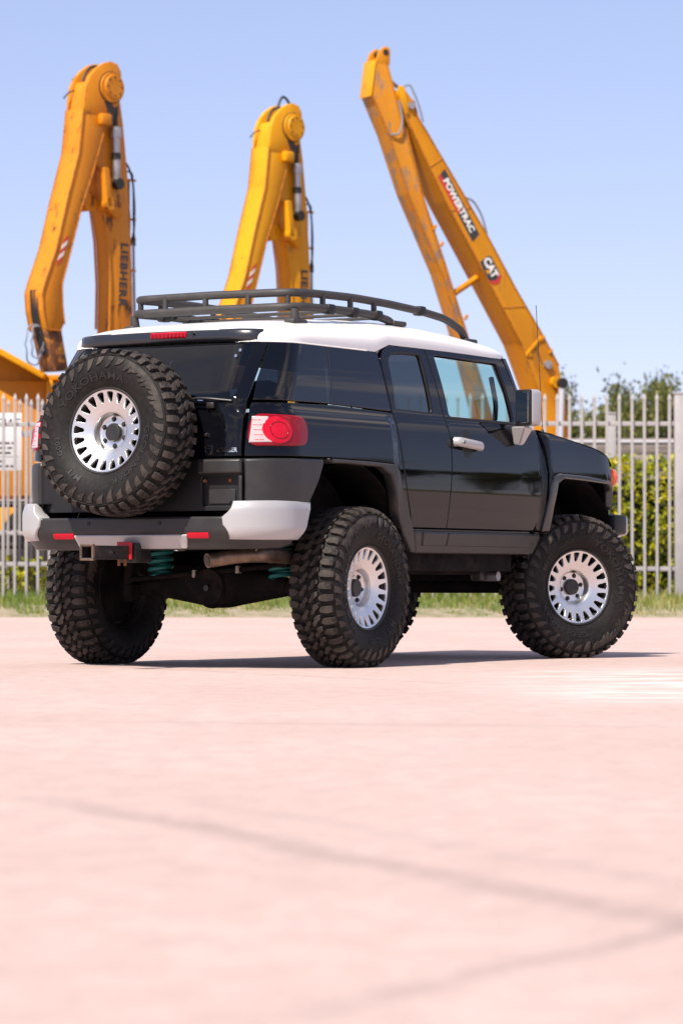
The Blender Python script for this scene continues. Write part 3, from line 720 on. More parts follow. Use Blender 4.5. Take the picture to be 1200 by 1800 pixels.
box('hitch_crossbar', (-.84, 0, .72), (.06, 1.0, .05), M_BLACK, car, .008)

# running gear
AX = empty('axle_root')
bpy.data.objects.remove(AX)
bm = bmesh.new(); bm_cyl(bm, (0, -.70, .452), (0, .70, .452), .048, None, 20)
AXL = obj('rear_axle', bm_mesh('rear_axle', bm, True), M_UNDER, car)
bm = bmesh.new(); bmesh.ops.create_uvsphere(bm, u_segments=28, v_segments=18, radius=1)
for v_ in bm.verts:
    x, y, z = v_.co; fl = 1/(1+.0*y); v_.co = (x*.15, y*.27*(1 if True else fl), z*(.135-.0*abs(y)))
bmesh.ops.transform(bm, matrix=Matrix.Translation((0, .03, .468)), verts=bm.verts[:])
obj('differential', bm_mesh('differential', bm, True), M_UNDER, AXL)
bm = bmesh.new()
for sg in (1, -1): bm_cyl(bm, (0, .03+sg*.10, .468), (0, .03+sg*.46, .455), .125, .052, 24)
obj('axle_housing', bm_mesh('axle_housing', bm, True), M_UNDER, AXL)
lathe_d = cyl('differential_cover', (-.10, .03, .455), (-.155, .03, .455), .125, M_UNDER, AXL, .105, 28)
cyl('drain_plug', (-.15, .03, .45), (-.17, .03, .45), .018, M_BLACK, AXL, n=8)
tube('panhard_rod', [(-.12, .60, .50), (-.13, .1, .535), (-.12, -.5, .585)], .016, M_UNDER, AXL, 0, 10)
for y, z in ((.13, .533), (-.17, .557)): box('rod_clip', (-.13, y, z), (.04, .022, .045), material('zinc_clip', (.30, .25, .22), .5), AXL, .004)
for sg in (1, -1):
    pts = []
    for k in range(97):
        t = k/96; pts.append((-.06+.066*math.cos(t*2*PI*7), sg*.42+.066*math.sin(t*2*PI*7), .50+.30*t))
    tube('coil_spring', pts, .0125, M_TEAL, AXL, 0, 8)
    cyl('shock_absorber', (-.12, sg*.62, .40), (-.10, sg*.58, .95), .03, M_UNDER, AXL, n=14)
    box('shock_mount', (-.10, sg*.60, .42), (.10, .06, .10), M_UNDER, AXL, .01)
bm = bmesh.new(); bm_cyl(bm, (2.69, -.66, .452), (2.69, .66, .452), .04, None, 14); bm_box(bm, (2.69, 0, .55), (.30, .9, .12), .02)
obj('front_axle', bm_mesh('front_axle', bm, True), M_UNDER, car)
ex = [(.45, -.62, .60), (-.30, -.64, .625), (-.62, -.66, .635), (-.76, -.60, .632), (-.79, -.48, .615), (-.86, -.44, .603)]
EXH = tube('exhaust_pipe', ex, .041, M_EXH, car, .10, 18)
lathe_e = cyl('exhaust_tip_hole', (-.855, -.443, .604), (-.8625, -.4385, .6025), .031, M_BLACK, EXH, n=18)
tube('exhaust_hanger', [(-.70, -.66, .67), (-.71, -.62, .60)], .008, M_EXH, EXH, 0, 8)
# chassis rails, floor, inner body
CH = box('chassis', (1.70, 0, .62), (2.8, .9, .10), M_UNDER, car, .01)
for sg in (1, -1):
    box('chassis_rail', (1.55, sg*.56, .60), (3.1, .10, .14), M_UNDER, CH, .01)
    box('floor_side', (1.43, sg*.62, .70), (1.42, .34, .09), M_UNDER, CH, .01)
    box('side_rail_plate', (1.43, sg*.735, .61), (1.35, .02, .12), M_UNDER, CH, .004)
    for cx, zt, a0, a1 in ((0.0, 1.17, -.62, .62), (2.80, 1.15, -.55, .52)):
        v = []; f = []; n = 20; rr = zt-.52
        for y in (.50, .835):
            for k in range(n+1):
                t = .32+(PI-.64)*k/n; v.append((cx+rr*.98*math.cos(t), sg*y, .52+rr*math.sin(t)))
        for k in range(n): f.append((k, k+1, n+1+k+1, n+1+k))
        f.append(tuple(range(n+1)))
        obj('wheel_liner', mesh('wheel_liner', v, f, True), M_UNDER, car)
TUB = loft('floor_pan', [[(a, -.74, .80), (a, 0, .76), (a, .74, .80)] for a in (-.82, .6, 1.6, 2.3)], M_UNDER, car)
box('rear_crossmember', (-.82, 0, .76), (.04, 1.2, .16), M_UNDER, CH, .01)
box('mount_box', (1.95, -.60, .53), (.10, .08, .08), M_BLACK, CH, .02)
cyl('bushing', (2.02, -.60, .52), (2.02, -.70, .52), .03, M_CASTAL, CH, n=16)

# cabin
DASH = loft('dashboard', [[(1.95, .70*u, .95), (1.93, .70*u, 1.20), (1.99, .70*u, 1.385), (2.09, .70*u, 1.425), (2.36, .70*u, 1.43)] for u in [-1+.1*k for k in range(21)]], M_TRIM, car)
bm = bmesh.new(); bm_tube(bm, [(1.70+.06*math.sin(2*PI*k/32), .36+.18*math.cos(2*PI*k/32), 1.30+.17*math.sin(2*PI*k/32)) for k in range(32)], .016, 8, True); bm_cyl(bm, (1.72, .36, 1.30), (1.92, .36, 1.22), .05)
obj('steering_wheel', bm_mesh('steering_wheel', bm, True), M_TRIM, car)
bm = bmesh.new(); bm_box(bm, (1.97, -.55, 1.44), (.14, .12, .05), .02); bm_cyl(bm, (1.90, -.66, 1.43), (1.96, -.66, 1.44), .035, None, 20)
obj('dash_vent', bm_mesh('dash_vent', bm, True), M_BLACK, DASH)
for sg in (1, -1):
    S = box('front_seat', (1.25, sg*.36, .98), (.50, .48, .16), M_SEAT, car, .05)
    box('seat_back', (.98, sg*.36, 1.24), (.13, .46, .58), M_SEAT, S, .05, Matrix.Rotation(math.radians(-12), 4, 'Y'))
    box('head_restraint', (.89, sg*.36, 1.63), (.09, .26, .17), M_SEAT, S, .035, Matrix.Rotation(math.radians(-8), 4, 'Y'))
    for k in (-.06, .06): cyl('restraint_post', (.92, sg*.36+k, 1.48), (.90, sg*.36+k, 1.60), .006, M_CHROME, S, n=8)
    tube('grab_handle', [(2.05, sg*.66, 1.50), (2.10, sg*.64, 1.60), (2.06, sg*.64, 1.70), (2.02, sg*.65, 1.76)], .016, M_TRIM, car, .04, 8)
S = box('rear_bench', (.30, 0, .98), (.46, .94, .16), M_SEAT, car, .05)
box('bench_back', (.06, 0, 1.22), (.12, .94, .50), M_SEAT, S, .05, Matrix.Rotation(math.radians(-8), 4, 'Y'))
for y in (-.29, .29): box('head_restraint', (.0, y, 1.56), (.09, .24, .15), M_SEAT, S, .035)

# roof rack
RK = tube('roof_rack', [(1.86, -.56, 1.975), (1.80, -.56, 2.045), (1.60, -.56, 2.105), (1.3, -.56, 2.130), (.9, -.56, 2.148), (.5, -.56, 2.155), (.12, -.555, 2.150), (-.12, -.54, 2.142), (-.17, -.46, 2.140), (-.19, 0, 2.142), (-.17, .46, 2.140), (-.12, .54, 2.142), (.12, .555, 2.150), (.5, .56, 2.155), (.9, .56, 2.148), (1.3, .56, 2.130), (1.60, .56, 2.105), (1.80, .56, 2.045), (1.86, .56, 1.975)], .024, M_RACK, car, .09, 14)
RK['label'] = 'matt grey tubular roof rack'
tube('lower_rail', [(.955, -.575, 1.995), (.90, -.575, 2.045), (.70, -.575, 2.068), (.3, -.575, 2.070), (-.08, -.57, 2.062), (-.16, -.52, 2.058), (-.19, -.42, 2.056), (-.20, 0, 2.058), (-.19, .42, 2.056), (-.16, .52, 2.058), (-.08, .57, 2.062), (.3, .575, 2.070), (.70, .575, 2.068), (.90, .575, 2.045), (.955, .575, 1.995)], .024, M_RACK, RK, .09, 14)
for a, l in ((-.19, .30), (-.19, .02), (-.185, -.27), (-.14, -.51), (-.14, .51), (.15, -.565), (.45, -.57), (.72, -.57), (.15, .565), (.45, .57), (.72, .57)):
    cyl('rack_post', (a, l, 2.060), (a, l, 2.148), .017, M_RACK, RK, n=12)
for a in (.02, .30, .58, .86):
    box('rack_slat', (a, 0, 2.062), (.055, 1.13, .016), M_RACK, RK, .004)
for a, l in ((.20, -.575), (.47, -.575), (.74, -.575), (1.28, -.56), (.20, .575), (.47, .575), (.74, .575)):
    box('rail_clamp', (a, l, 2.066 if a < 1 else 2.131), (.075, .062, .058), M_DARKPL, RK, .012)
for sg in (1, -1):
    for a, l, zt in ((-.14, .555, 2.05), (.955, .575, 2.0), (1.86, .56, 1.98)):
        zr_ = zs(a)-.005
        bm = bmesh.new(); bm_cyl(bm, (a+.01, -sg*l, zr_-.03), (a, -sg*l, zt), .034, .022, 12); bm_box(bm, (a+.015, -sg*l, zr_-.002), (.15, .07, .03), .01)
        obj('rack_foot', bm_mesh('rack_foot', bm, True), M_RACK, RK)

# ------------------------------------------------------------------ ground
def ground_material():
    m = bpy.data.materials.new('pale_concrete'); m.use_nodes = True; t = m.node_tree; b = t.nodes['Principled BSDF']
    b.inputs['Roughness'].default_value = .86; b.inputs['Specular IOR Level'].default_value = .3
    co = N(t, 'ShaderNodeTexCoord'); L = t.links
    def noise(sc, st=(1, 1, 1), det=5, rough=.6):
        mp = N(t, 'ShaderNodeMapping'); mp.inputs['Scale'].default_value = st; L.new(co.outputs['Object'], mp.inputs[0])
        n = N(t, 'ShaderNodeTexNoise'); n.inputs['Scale'].default_value = sc; n.inputs['Detail'].default_value = det; n.inputs['Roughness'].default_value = rough
        L.new(mp.outputs[0], n.inputs['Vector']); return n.outputs[0]
    def rng(v, lo, hi, a=0., c=1.):
        r = N(t, 'ShaderNodeMapRange'); r.inputs[1].default_value = lo; r.inputs[2].default_value = hi; r.inputs[3].default_value = a; r.inputs[4].default_value = c; r.interpolation_type = 'SMOOTHSTEP'
        L.new(v, r.inputs[0]); return r.outputs[0]
    def mth(op, a, c):
        n = N(t, 'ShaderNodeMath', operation=op)
        for i, v in enumerate((a, c)):
            if isinstance(v, (int, float)): n.inputs[i].default_value = v
            else: L.new(v, n.inputs[i])
        return n.outputs[0]
    def mix(f, a, c):
        n = N(t, 'ShaderNodeMix', data_type='RGBA')
        if isinstance(f, float): n.inputs[0].default_value = f
        else: L.new(f, n.inputs[0])
        for i, v in ((6, a), (7, c)):
            if isinstance(v, tuple): n.inputs[i].default_value = (*v, 1)
            else: L.new(v, n.inputs[i])
        return n.outputs[2]
    c = mix(rng(noise(.7, (1, .55, 1)), .3, .7), (.472, .345, .309), (.528, .400, .362))
    c = mix(rng(noise(9, (1, .6, 1), 6, .7), .35, .68, 0, .6), c, (.395, .288, .258))
    c = mix(rng(noise(120, one, 3), .52, .72, 0, .7), c, (.25, .185, .165))
    c = mix(rng(noise(60, one, 3), .58, .75, 0, .7), c, (.58, .475, .435))
    c = mix(rng(noise(24, one, 5, .75), .62, .76, 0, .6), c, (.24, .18, .163))
    c = mix(rng(noise(17, (1, .5, 1), 6, .75), .58, .76, 0, .45), c, (.57, .475, .44))
    c = mix(rng(noise(1.6, (.22, 2.4, 1), 6, .7), .56, .76, 0, .38), c, (.60, .50, .46))        # chalky drag streaks
    c = mix(rng(noise(1.1, (.3, 2.0, 1), 6, .72), .58, .78, 0, .34), c, (.27, .205, .19))          # grey scuffs
    # tyre tracks: distance to a line on the slab, broken up by noise
    sp = N(t, 'ShaderNodeSeparateXYZ'); L.new(co.outputs['Object'], sp.inputs[0])
    for (x0, y0), (x1, y1), wd, st in (((-.64, 7.41), (.49, 4.80), .10, .40), ((-.06, 3.72), (.49, 4.73), .05, .40), ((-.30, 7.35), (.80, 4.85), .10, .14), ((-1.9, 20.0), (.1, 16.6), .10, .2), ((-.9, 11.6), (.35, 11.3), .09, .26)):
        dx, dy = x1-x0, y1-y0; ln = math.hypot(dx, dy); nx_, ny_ = -dy/ln, dx/ln
        d = mth('ADD', mth('MULTIPLY', sp.outputs[0], nx_), mth('ADD', mth('MULTIPLY', sp.outputs[1], ny_), -(x0*nx_+y0*ny_)))
        d = mth('ADD', d, mth('MULTIPLY', mth('SUBTRACT', noise(1.3), .5), .12))
        al = mth('ADD', mth('MULTIPLY', sp.outputs[0], dx/ln), mth('ADD', mth('MULTIPLY', sp.outputs[1], dy/ln), -(x0*dx+y0*dy)/ln))
        k = rng(mth('ABSOLUTE', d, 0), wd*.15, wd, 1, 0)
        k = mth('MULTIPLY', k, mth('MULTIPLY', rng(al, -.5, .5), rng(al, ln+.2, ln+1.4, 1, 0)))
        k = mth('MULTIPLY', k, rng(noise(14, one, 4), .30, .62, st*.35, st))
        c = mix(k, c, (.19, .145, .135))
    # bleached wash across the slab near the front wheel
    sx = mth('ADD', mth('MULTIPLY', sp.outputs[0], 1.0), 0); wsh = mth('MULTIPLY', rng(sp.outputs[0], .4, 1.6), mth('MULTIPLY', rng(sp.outputs[1], 12.5, 14.5), rng(sp.outputs[1], 17, 19.5, 1, 0)))
    c = mix(mth('MULTIPLY', wsh, rng(noise(3, (.5, 1.5, 1), 6, .7), .42, .62, 0, .8)), c, (.68, .60, .57))
    L.new(c, b.inputs['Base Color'])
    bp = N(t, 'ShaderNodeBump'); bp.inputs['Strength'].default_value = .6; bp.inputs['Distance'].default_value = .008
    L.new(noise(70, one, 5, .7), bp.inputs['Height']); L.new(bp.outputs[0], b.inputs['Normal'])
    return m
v = []; f = []
edge = [(-90+1.5*i) for i in range(141)]
for x in edge: v += [(x, -60, 0), (x, 44.0+.10*math.sin(x*1.7)+.06*math.sin(x*5.3+1), 0)]
f = [(2*i, 2*i+2, 2*i+3, 2*i+1) for i in range(140)]
tag(obj('pavement', mesh('pavement', v, f), ground_material()), kind='structure')
M_SOIL = material('sandy_verge', (.30, .235, .175), .95, noise=[(1.2, (.36, .29, .22), .4, .65, one), (5, (.10, .13, .035), .45, .65, one), (30, (.20, .17, .09), .45, .7, one)], bump=(20, .5, .03))
ys = [43.0, 43.6, 44.0, 44.5, 45.2, 46.0, 47.5, 60, 150, 900]; zz = [-.02, -.012, .006, .05, .15, .21, .22, .22, .25, .25]
v = [(x, y, z) for x in [-900]+[-90+6*i for i in range(31)]+[900] for y, z in zip(ys, zz)]; m_ = len(ys)
f = [(i*m_+j, (i+1)*m_+j, (i+1)*m_+j+1, i*m_+j+1) for i in range(len(v)//m_-1) for j in range(m_-1)]
tag(obj('ground', mesh('ground', v, f, True), M_SOIL), kind='structure')
v = [(-900, -900, -.03), (900, -900, -.03), (900, 43.5, -.03), (-900, 43.5, -.03)]
tag(obj('terrain', mesh('terrain', v, [(0, 1, 2, 3)]), M_SOIL), kind='structure')
def vz(y):
    for i in range(len(ys)-1):
        if ys[i] <= y <= ys[i+1]: return zz[i]+(zz[i+1]-zz[i])*(y-ys[i])/(ys[i+1]-ys[i])
    return .22
# leaf and grass materials
def leaf_mat(name, c1, c2, c3, scale=3., trans=.35):
    m = bpy.data.materials.new(name); m.use_nodes = True; t = m.node_tree; t.nodes.clear(); L = t.links
    co = N(t, 'ShaderNodeTexCoord'); n = N(t, 'ShaderNodeTexNoise'); n.inputs['Scale'].default_value = scale; n.inputs['Detail'].default_value = 3; L.new(co.outputs['Object'], n.inputs['Vector'])
    n2 = N(t, 'ShaderNodeTexWhiteNoise'); gm = N(t, 'ShaderNodeNewGeometry'); L.new(gm.outputs['Random Per Island'], n2.inputs['W']) if 'W' in n2.inputs else None
    n2.noise_dimensions = '1D'; L.new(gm.outputs['Random Per Island'], n2.inputs['W'])
    ad = N(t, 'ShaderNodeMath', operation='MULTIPLY_ADD'); L.new(n2.outputs[0], ad.inputs[0]); ad.inputs[1].default_value = .55; L.new(n.outputs[0], ad.inputs[2])
    cr = N(t, 'ShaderNodeValToRGB'); e = cr.color_ramp.elements; e[0].position = .40; e[0].color = (*c1, 1); e[1].position = 1.0; e[1].color = (*c3, 1)
    k = cr.color_ramp.elements.new(.72); k.color = (*c2, 1); L.new(ad.outputs[0], cr.inputs[0])
    d = N(t, 'ShaderNodeBsdfPrincipled'); d.inputs['Roughness'].default_value = .42; L.new(cr.outputs[0], d.inputs['Base Color'])
    tr = N(t, 'ShaderNodeBsdfTranslucent'); L.new(cr.outputs[0], tr.inputs[0])
    mx = N(t, 'ShaderNodeMixShader'); mx.inputs[0].default_value = trans; L.new(d.outputs[0], mx.inputs[1]); L.new(tr.outputs[0], mx.inputs[2])
    ou = N(t, 'ShaderNodeOutputMaterial'); L.new(mx.outputs[0], ou.inputs[0]); return m
M_GRASS = leaf_mat('grass_blades', (.065, .135, .012), (.155, .215, .024), (.40, .34, .12), .8)
M_HEDGE = leaf_mat('hedge_leaves', (.06, .10, .006), (.27, .30, .010), (.60, .52, .016), 2.2)
M_TREE = leaf_mat('tree_leaves', (.045, .062, .014), (.115, .13, .028), (.21, .20, .05), .7)
M_BARK = material('bark', (.11, .085, .065), .9, noise=[(6, (.055, .045, .035), .4, .7, one)], bump=(14, .8, .02))
rnd = random.Random(5)
v = []; f = []
def blade(x, y, z, h, w):
    a = rnd.uniform(0, 2*PI); lx, ly = math.cos(a)*h*rnd.uniform(.1, .6), math.sin(a)*h*rnd.uniform(.1, .6); b = rnd.uniform(-.6, .6); wx, wy = w*math.cos(b), w*math.sin(b)
    s = len(v); v.extend([(x-wx, y-wy, z), (x+wx, y+wy, z), (x+wx*.6+lx*.4, y+wy*.6+ly*.4, z+h*.6), (x-wx*.6+lx*.4, y-wy*.6+ly*.4, z+h*.6), (x+lx, y+ly, z+h)])
    f.extend([(s, s+1, s+2, s+3), (s+3, s+2, s+4)])
for k in range(22000):
    x = rnd.uniform(-9, 9); y = 44.05+2.6*rnd.random()**.8
    d = y-44.05; cl = math.sin(x*3.1+1.3*math.sin(y*4))+math.sin(x*7.7+y*5)
    if d < .75 and cl < .35: continue
    h = (.035+.07*min(1, d/1.0))*rnd.uniform(.6, 1.5)+(.10*rnd.random()*max(0, min(1, (y-45.3)/.6)))
    blade(x, y, vz(y)-.01, h, rnd.uniform(.004, .009))
for k in range(3500):
    x = rnd.uniform(-6.5, 9); y = rnd.uniform(46.6, 52); blade(x, y, .2, rnd.uniform(.08, .45) if x < -3 else rnd.uniform(.06, .2), rnd.uniform(.006, .014))
tag(obj('verge_grass', mesh('verge_grass', v, f), M_GRASS), 'patchy green and dry grass along the fence foot', 'grass', kind='stuff')

# ------------------------------------------------------------------ palings
M_FENCE = material('galvanised_white_paint', (.335, .315, .312), .48, noise=[(3, (.28, .262, .258), .4, .65, one), (25, (.225, .205, .195), .58, .75, one)])
def picket_meshes(h):
    bm = bmesh.new(); bm_box(bm, (0, 0, h/2), (.040, .040, h), .004, None, 1); me = bm_mesh('picket', bm, True); me.materials.append(M_FENCE)
    bm = bmesh.new()
    prof = [(.021, -.012), (.024, .0), (.030, .022), (.024, .05), (.002, .105)]
    rg = [[bm.verts.new((r*math.cos(PI/4+PI*k/2)*1.25, r*math.sin(PI/4+PI*k/2)*1.25, z)) for k in range(4)] for r, z in prof]
    for A, B in zip(rg[:-1], rg[1:]):
        for i in range(4): bm.faces.new((A[i], A[(i+1) % 4], B[(i+1) % 4], B[i]))
    bm.faces.new(rg[0][::-1]); bm.faces.new(rg[-1])
    tip = bm_mesh('finial', bm, True, math.radians(30)); tip.materials.append(M_FENCE)
    return me, tip
def fence(name, label, x0, n, dx, y, zb, ztop, rails, posts=(), cat='fence'):
    F = empty(name, (x0, y, zb), 0, label, cat)
    me, tip = picket_meshes(ztop-.10-zb)
    for k in range(n):
        p = obj('picket', me, None, F, (dx*k, 0, 0), (rnd.uniform(-.002, .002), rnd.uniform(-.003, .003), 0)); obj('finial', tip, None, p, (0, 0, ztop-.10-zb))
    for z, hgt, dep in rails: box('rail', (dx*(n-1)/2, .035, z-zb), (dx*n+.04, dep, hgt), M_FENCE, F, .004)
    for px, wd, top in posts:
        p = box('post', (px-x0, .02, (top-zb)/2-.02), (wd, wd, top-zb+.04), M_FENCE, F, .006); box('post_cap', (px-x0, .02, top-zb+.012), (wd+.02, wd+.02, .028), M_FENCE, p, .006)
    return F
fence('palisade_fence', 'pale spear-topped picket fence in front of the clipped hedge', 2.834-.1732*27, 58, .1732, 46.0, .20, 3.10, [(2.68, .062, .03), (.655, .062, .03)], [(4.72, .165, 3.09)])
fence('sliding_gate', 'pale picket gate with four rails on the far left', -4.71-.161*27, 46, .161, 46.0, .16, 3.10, [(2.67, .06, .03), (1.61, .022, .02), (1.15, .05, .03), (.72, .06, .03)], cat='gate')
fence('palisade_fence', 'second picket row behind the gate beside the white notice', -4.865-.1675*27, 38, .1675, 48.2, .20, 3.14, [(2.64, .09, .03), (1.2, .05, .03), (.70, .05, .03)])
# notice board
M_SIGN = material('white_sign', (.60, .59, .60), .4); M_INK = material('dark_ink', (.03, .03, .035), .5)
SG = box('notice_board', (-5.05, 47.0, 2.47), (1.0, .012, .82), M_SIGN, None, .002)
tag(SG, 'white printed company notice hung behind the left pickets', 'sign')
FM = lambda x, z: frame_m((x, 46.992, z), (1, 0, 0), (0, 0, 1))
text('sign_lettering', 'POWERTRAC', .135, M_INK, SG, FM(-5.00, 2.745), .001, .002, .25, 1.0, 1.02)
for i, (z, a, b_) in enumerate(((2.45, -5.45, -4.66), (2.38, -5.4, -4.68), (2.31, -5.45, -4.70), (2.19, -5.4, -4.78), (2.12, -5.45, -4.67), (2.255, -5.5, -4.60))):
    x = a
    while x < b_:
        w = rnd.uniform(.04, .11) if z != 2.255 else b_-a
        box('print_line', (min(x+w/2, b_), 46.992, z), (w, .002, .028 if z != 2.255 else .006), M_INK, SG, 0); x += w+.025
# pipe rail and stacked timbers behind the hedge
G2 = empty('pipe_rail_fence', (3.98, 48.6, .2), 0, 'grey pipe rail on a capped post behind the hedge', 'fence')
M_GALV = material('grey_steel', (.36, .35, .36), .5, metal=.3)
pp = box('post', (0, 0, 1.36), (.115, .115, 2.76), M_FENCE, G2, .006); box('post_cap', (0, 0, 2.755), (.135, .135, .03), M_FENCE, pp, .006)
tube('rail', [(-1.6, .02, 2.33), (6, .02, 2.33)], .038, M_GALV, G2, 0, 12)
TS = empty('timber_stack', (4.6, 50.2, .2), 0, 'weathered grey-brown timber beams stacked behind the hedge', 'timber')
M_TIM = material('weathered_timber', (.22, .18, .155), .9, noise=[(2, (.31, .26, .23), .4, .65, (.4, 6, 6)), (9, (.13, .105, .09), .45, .7, (.3, 5, 5))], bump=(8, .5, .02))
for r in range(10):
    box('beam', (rnd.uniform(-.2, .2), .02*(r % 2), .125+.245*r), (7.5, .5, .235), M_TIM, TS, .015)

# ------------------------------------------------------------------ plants
def leaves(n, pos, size, up=.3):
    v = []; f = []
    for k in range(n):
        p = Vector(pos()); s = size*rnd.uniform(.6, 1.3)
        d = Vector((rnd.gauss(0, 1), rnd.gauss(0, 1), rnd.gauss(0, 1)+up)).normalized(); e = d.cross(Vector((rnd.gauss(0, 1), rnd.gauss(0, 1), rnd.gauss(0, 1)))).normalized(); b = len(v); g = d.cross(e)*s*.12
        v.extend([tuple(p), tuple(p+d*s*.5+e*s*.28+g), tuple(p+d*s), tuple(p+d*s*.5-e*s*.28+g)]); f.append((b, b+1, b+2, b+3))
    return v, f
def hedge_pos():
    x = rnd.uniform(-1.2, 8.5)
    t = rnd.random()
    top = 2.16+.07*math.sin(x*3.3)+.06*math.sin(x*8.1+1)+.05*math.sin(x*17)
    if t < .62: return (x, 47.3+.12*rnd.random()**2+.06*math.sin(x*6)+.05*math.sin(x*2+1), rnd.uniform(.25, top))
    if t < .85: return (x, rnd.uniform(47.3, 48.2), top-rnd.random()**2*.25+.08*rnd.random()**4)
    return (x, rnd.uniform(47.35, 47.8), rnd.uniform(.25, top))
HG = empty('hedge', (3, 47.7, .2), 0, 'dense clipped yellow-green hedge behind the picket fence', 'hedge')
v, f = leaves(15000, hedge_pos, .105)
fo = obj('foliage', mesh('foliage', [(p[0]-3, p[1]-47.7, p[2]-.2) for p in v], f), M_HEDGE, HG); fo['kind'] = 'stuff'
bm = bmesh.new()
for k in range(40):
    x = rnd.uniform(-4, 5.3); bm_tube(bm, [(x, 0, 0), (x+rnd.uniform(-.1, .1), rnd.uniform(-.1, .1), .7), (x+rnd.uniform(-.2, .2), rnd.uniform(-.2, .2), 1.6)], .012, 5)
st_ = obj('stems', bm_mesh('stems', bm), M_BARK, HG); st_['kind'] = 'stuff'
box('shade_core', (.6, .08, .9), (9.4, .5, 1.7), material('hedge_shade', (.02, .026, .008), .95), HG, .1)  # dark solid box stands in for the shade inside the hedge
def shrub(x, y, label, h, n, grp):
    S = empty('shrub', (x, y, .2), 0, label, 'shrub', grp)
    def pos(): 
        a = rnd.uniform(0, 2*PI); r = .28*math.sqrt(rnd.random()); z = rnd.random()**.8*h; return (r*math.cos(a)*(1.2-z/h*.5), r*math.sin(a), z)
    v, f = leaves(n, pos, .11, .6); q = obj('foliage', mesh('foliage', v, f), M_HEDGE, S); q['kind'] = 'stuff'
    bm = bmesh.new()
    for k in range(5): bm_tube(bm, [(0, 0, 0), (rnd.uniform(-.15, .15), rnd.uniform(-.15, .15), h*.8)], .008, 5)
    obj('stem', bm_mesh('stem', bm), M_BARK, S)
for k, (x, h) in enumerate(((-5.1, .42), (-4.72, .55), (-4.35, .6), (-4.0, .5), (-3.5, .45))):
    shrub(x, 46.9+.2*(k % 2), ['low leafy shrub under the notice behind the gate', 'taller weedy shrub behind the gate pickets', 'bushy weed behind the gate beside the car', 'leafy weed behind the rear tyre', 'leafy weed hidden behind the SUV'][k], h, 160, 'weeds behind the gate')
def tree_mesh(seed, H, R, nl, ls):
    r = random.Random(seed); bm = bmesh.new(); tips = []
    def grow(p, d, L, rad, lev):
        n = 4; pts = [p]; q = p.copy(); dd = d.copy()
        for k in range(n):
            dd = (dd+Vector((r.uniform(-.22, .22), r.uniform(-.22, .22), r.uniform(-.05, .16)))).normalized(); q = q+dd*L/n; pts.append(q.copy())
        bm_tube(bm, pts, rad, 6 if lev < 2 else 4, rr=[rad*(1-.55*i/n) for i in range(n+1)])
        if lev >= 3: tips.extend(pts[1:]); return
        for k in range(4 if lev == 0 else 3):
            b = pts[r.randint(2, n)]; a = r.uniform(0, 2*PI); nd = (dd*.55+Vector((math.cos(a), math.sin(a), r.uniform(.1, .8)))*.75).normalized()
            grow(b, nd, L*r.uniform(.55, .75), rad*.5, lev+1)
    grow(Vector((0, 0, 0)), Vector((0, 0, 1)), H*.36, H*.022, 0)
    tr = bm_mesh('trunk', bm, True)
    sc = H/max(t.z for t in tips)*.96
    for vv in tr.vertices: vv.co *= sc
    tips = [t*sc for t in tips]
    v = []; f = []
    for k in range(nl):
        t = r.choice(tips); p = t+Vector((r.gauss(0, 1), r.gauss(0, 1), r.gauss(0, .8)))*R
        d = Vector((r.gauss(0, 1), r.gauss(0, 1), r.gauss(0, .7))).normalized(); e = d.cross(Vector((r.gauss(0, 1), r.gauss(0, 1), r.gauss(0, 1)))).normalized(); s = ls*r.uniform(.6, 1.35); b = len(v)
        v += [tuple(p), tuple(p+d*s*.5+e*s*.25), tuple(p+d*s), tuple(p+d*s*.5-e*s*.25)]; f.append((b, b+1, b+2, b+3))
    return tr, mesh('crown', v, f)
def tree(tm, x, y, rz, s, label, grp=None, z=.22, wd=1.):
    T = empty('tree', (x, y, z), rz, label, 'tree', grp); T.scale = (s*wd, s*wd, s)
    obj('trunk', tm[0], M_BARK, T); c = obj('crown', tm[1], M_TREE, T); c['kind'] = 'stuff'
tA = tree_mesh(3, 6.2, .24, 7500, .19); tB = tree_mesh(8, 6.0, .26, 7500, .19); tC = tree_mesh(21, 5.6, .24, 7000, .19)
def px2(px, Y): return (px-600)/5800*Y
tree(tA, px2(1032, 84), 84, .3, .90, 'sparse tree just right of the slanting boom foot', wd=.55)
tree(tB, px2(1086, 88), 88, 1.9, .96, 'feathery tree in the middle above the picket fence', wd=.6)
tree(tC, px2(1136, 86), 86, 4.0, 1.0, 'feathery tree left of the tall fence post', wd=.55)
tree(tA, px2(1112, 95), 95, 2.2, .74, 'small low tree between the two feathery trees', wd=.7)
tree(tB, px2(1055, 96), 96, 5.2, .72, 'small low tree behind the capped post', wd=.7)
for k in range(26):     # wood that runs on to the right of the lot; the car's flank mirrors it
    a = math.radians(18+k*2.3); d = 62+rnd.uniform(-8, 10)
    tree((tA, tB, tC)[k % 3], 2+d*math.cos(a), 20+d*math.sin(a)*.95, rnd.uniform(0, 6), rnd.uniform(.75, 1.15), 'tree in the wood to the right of the lot', 'wood to the right of the lot')

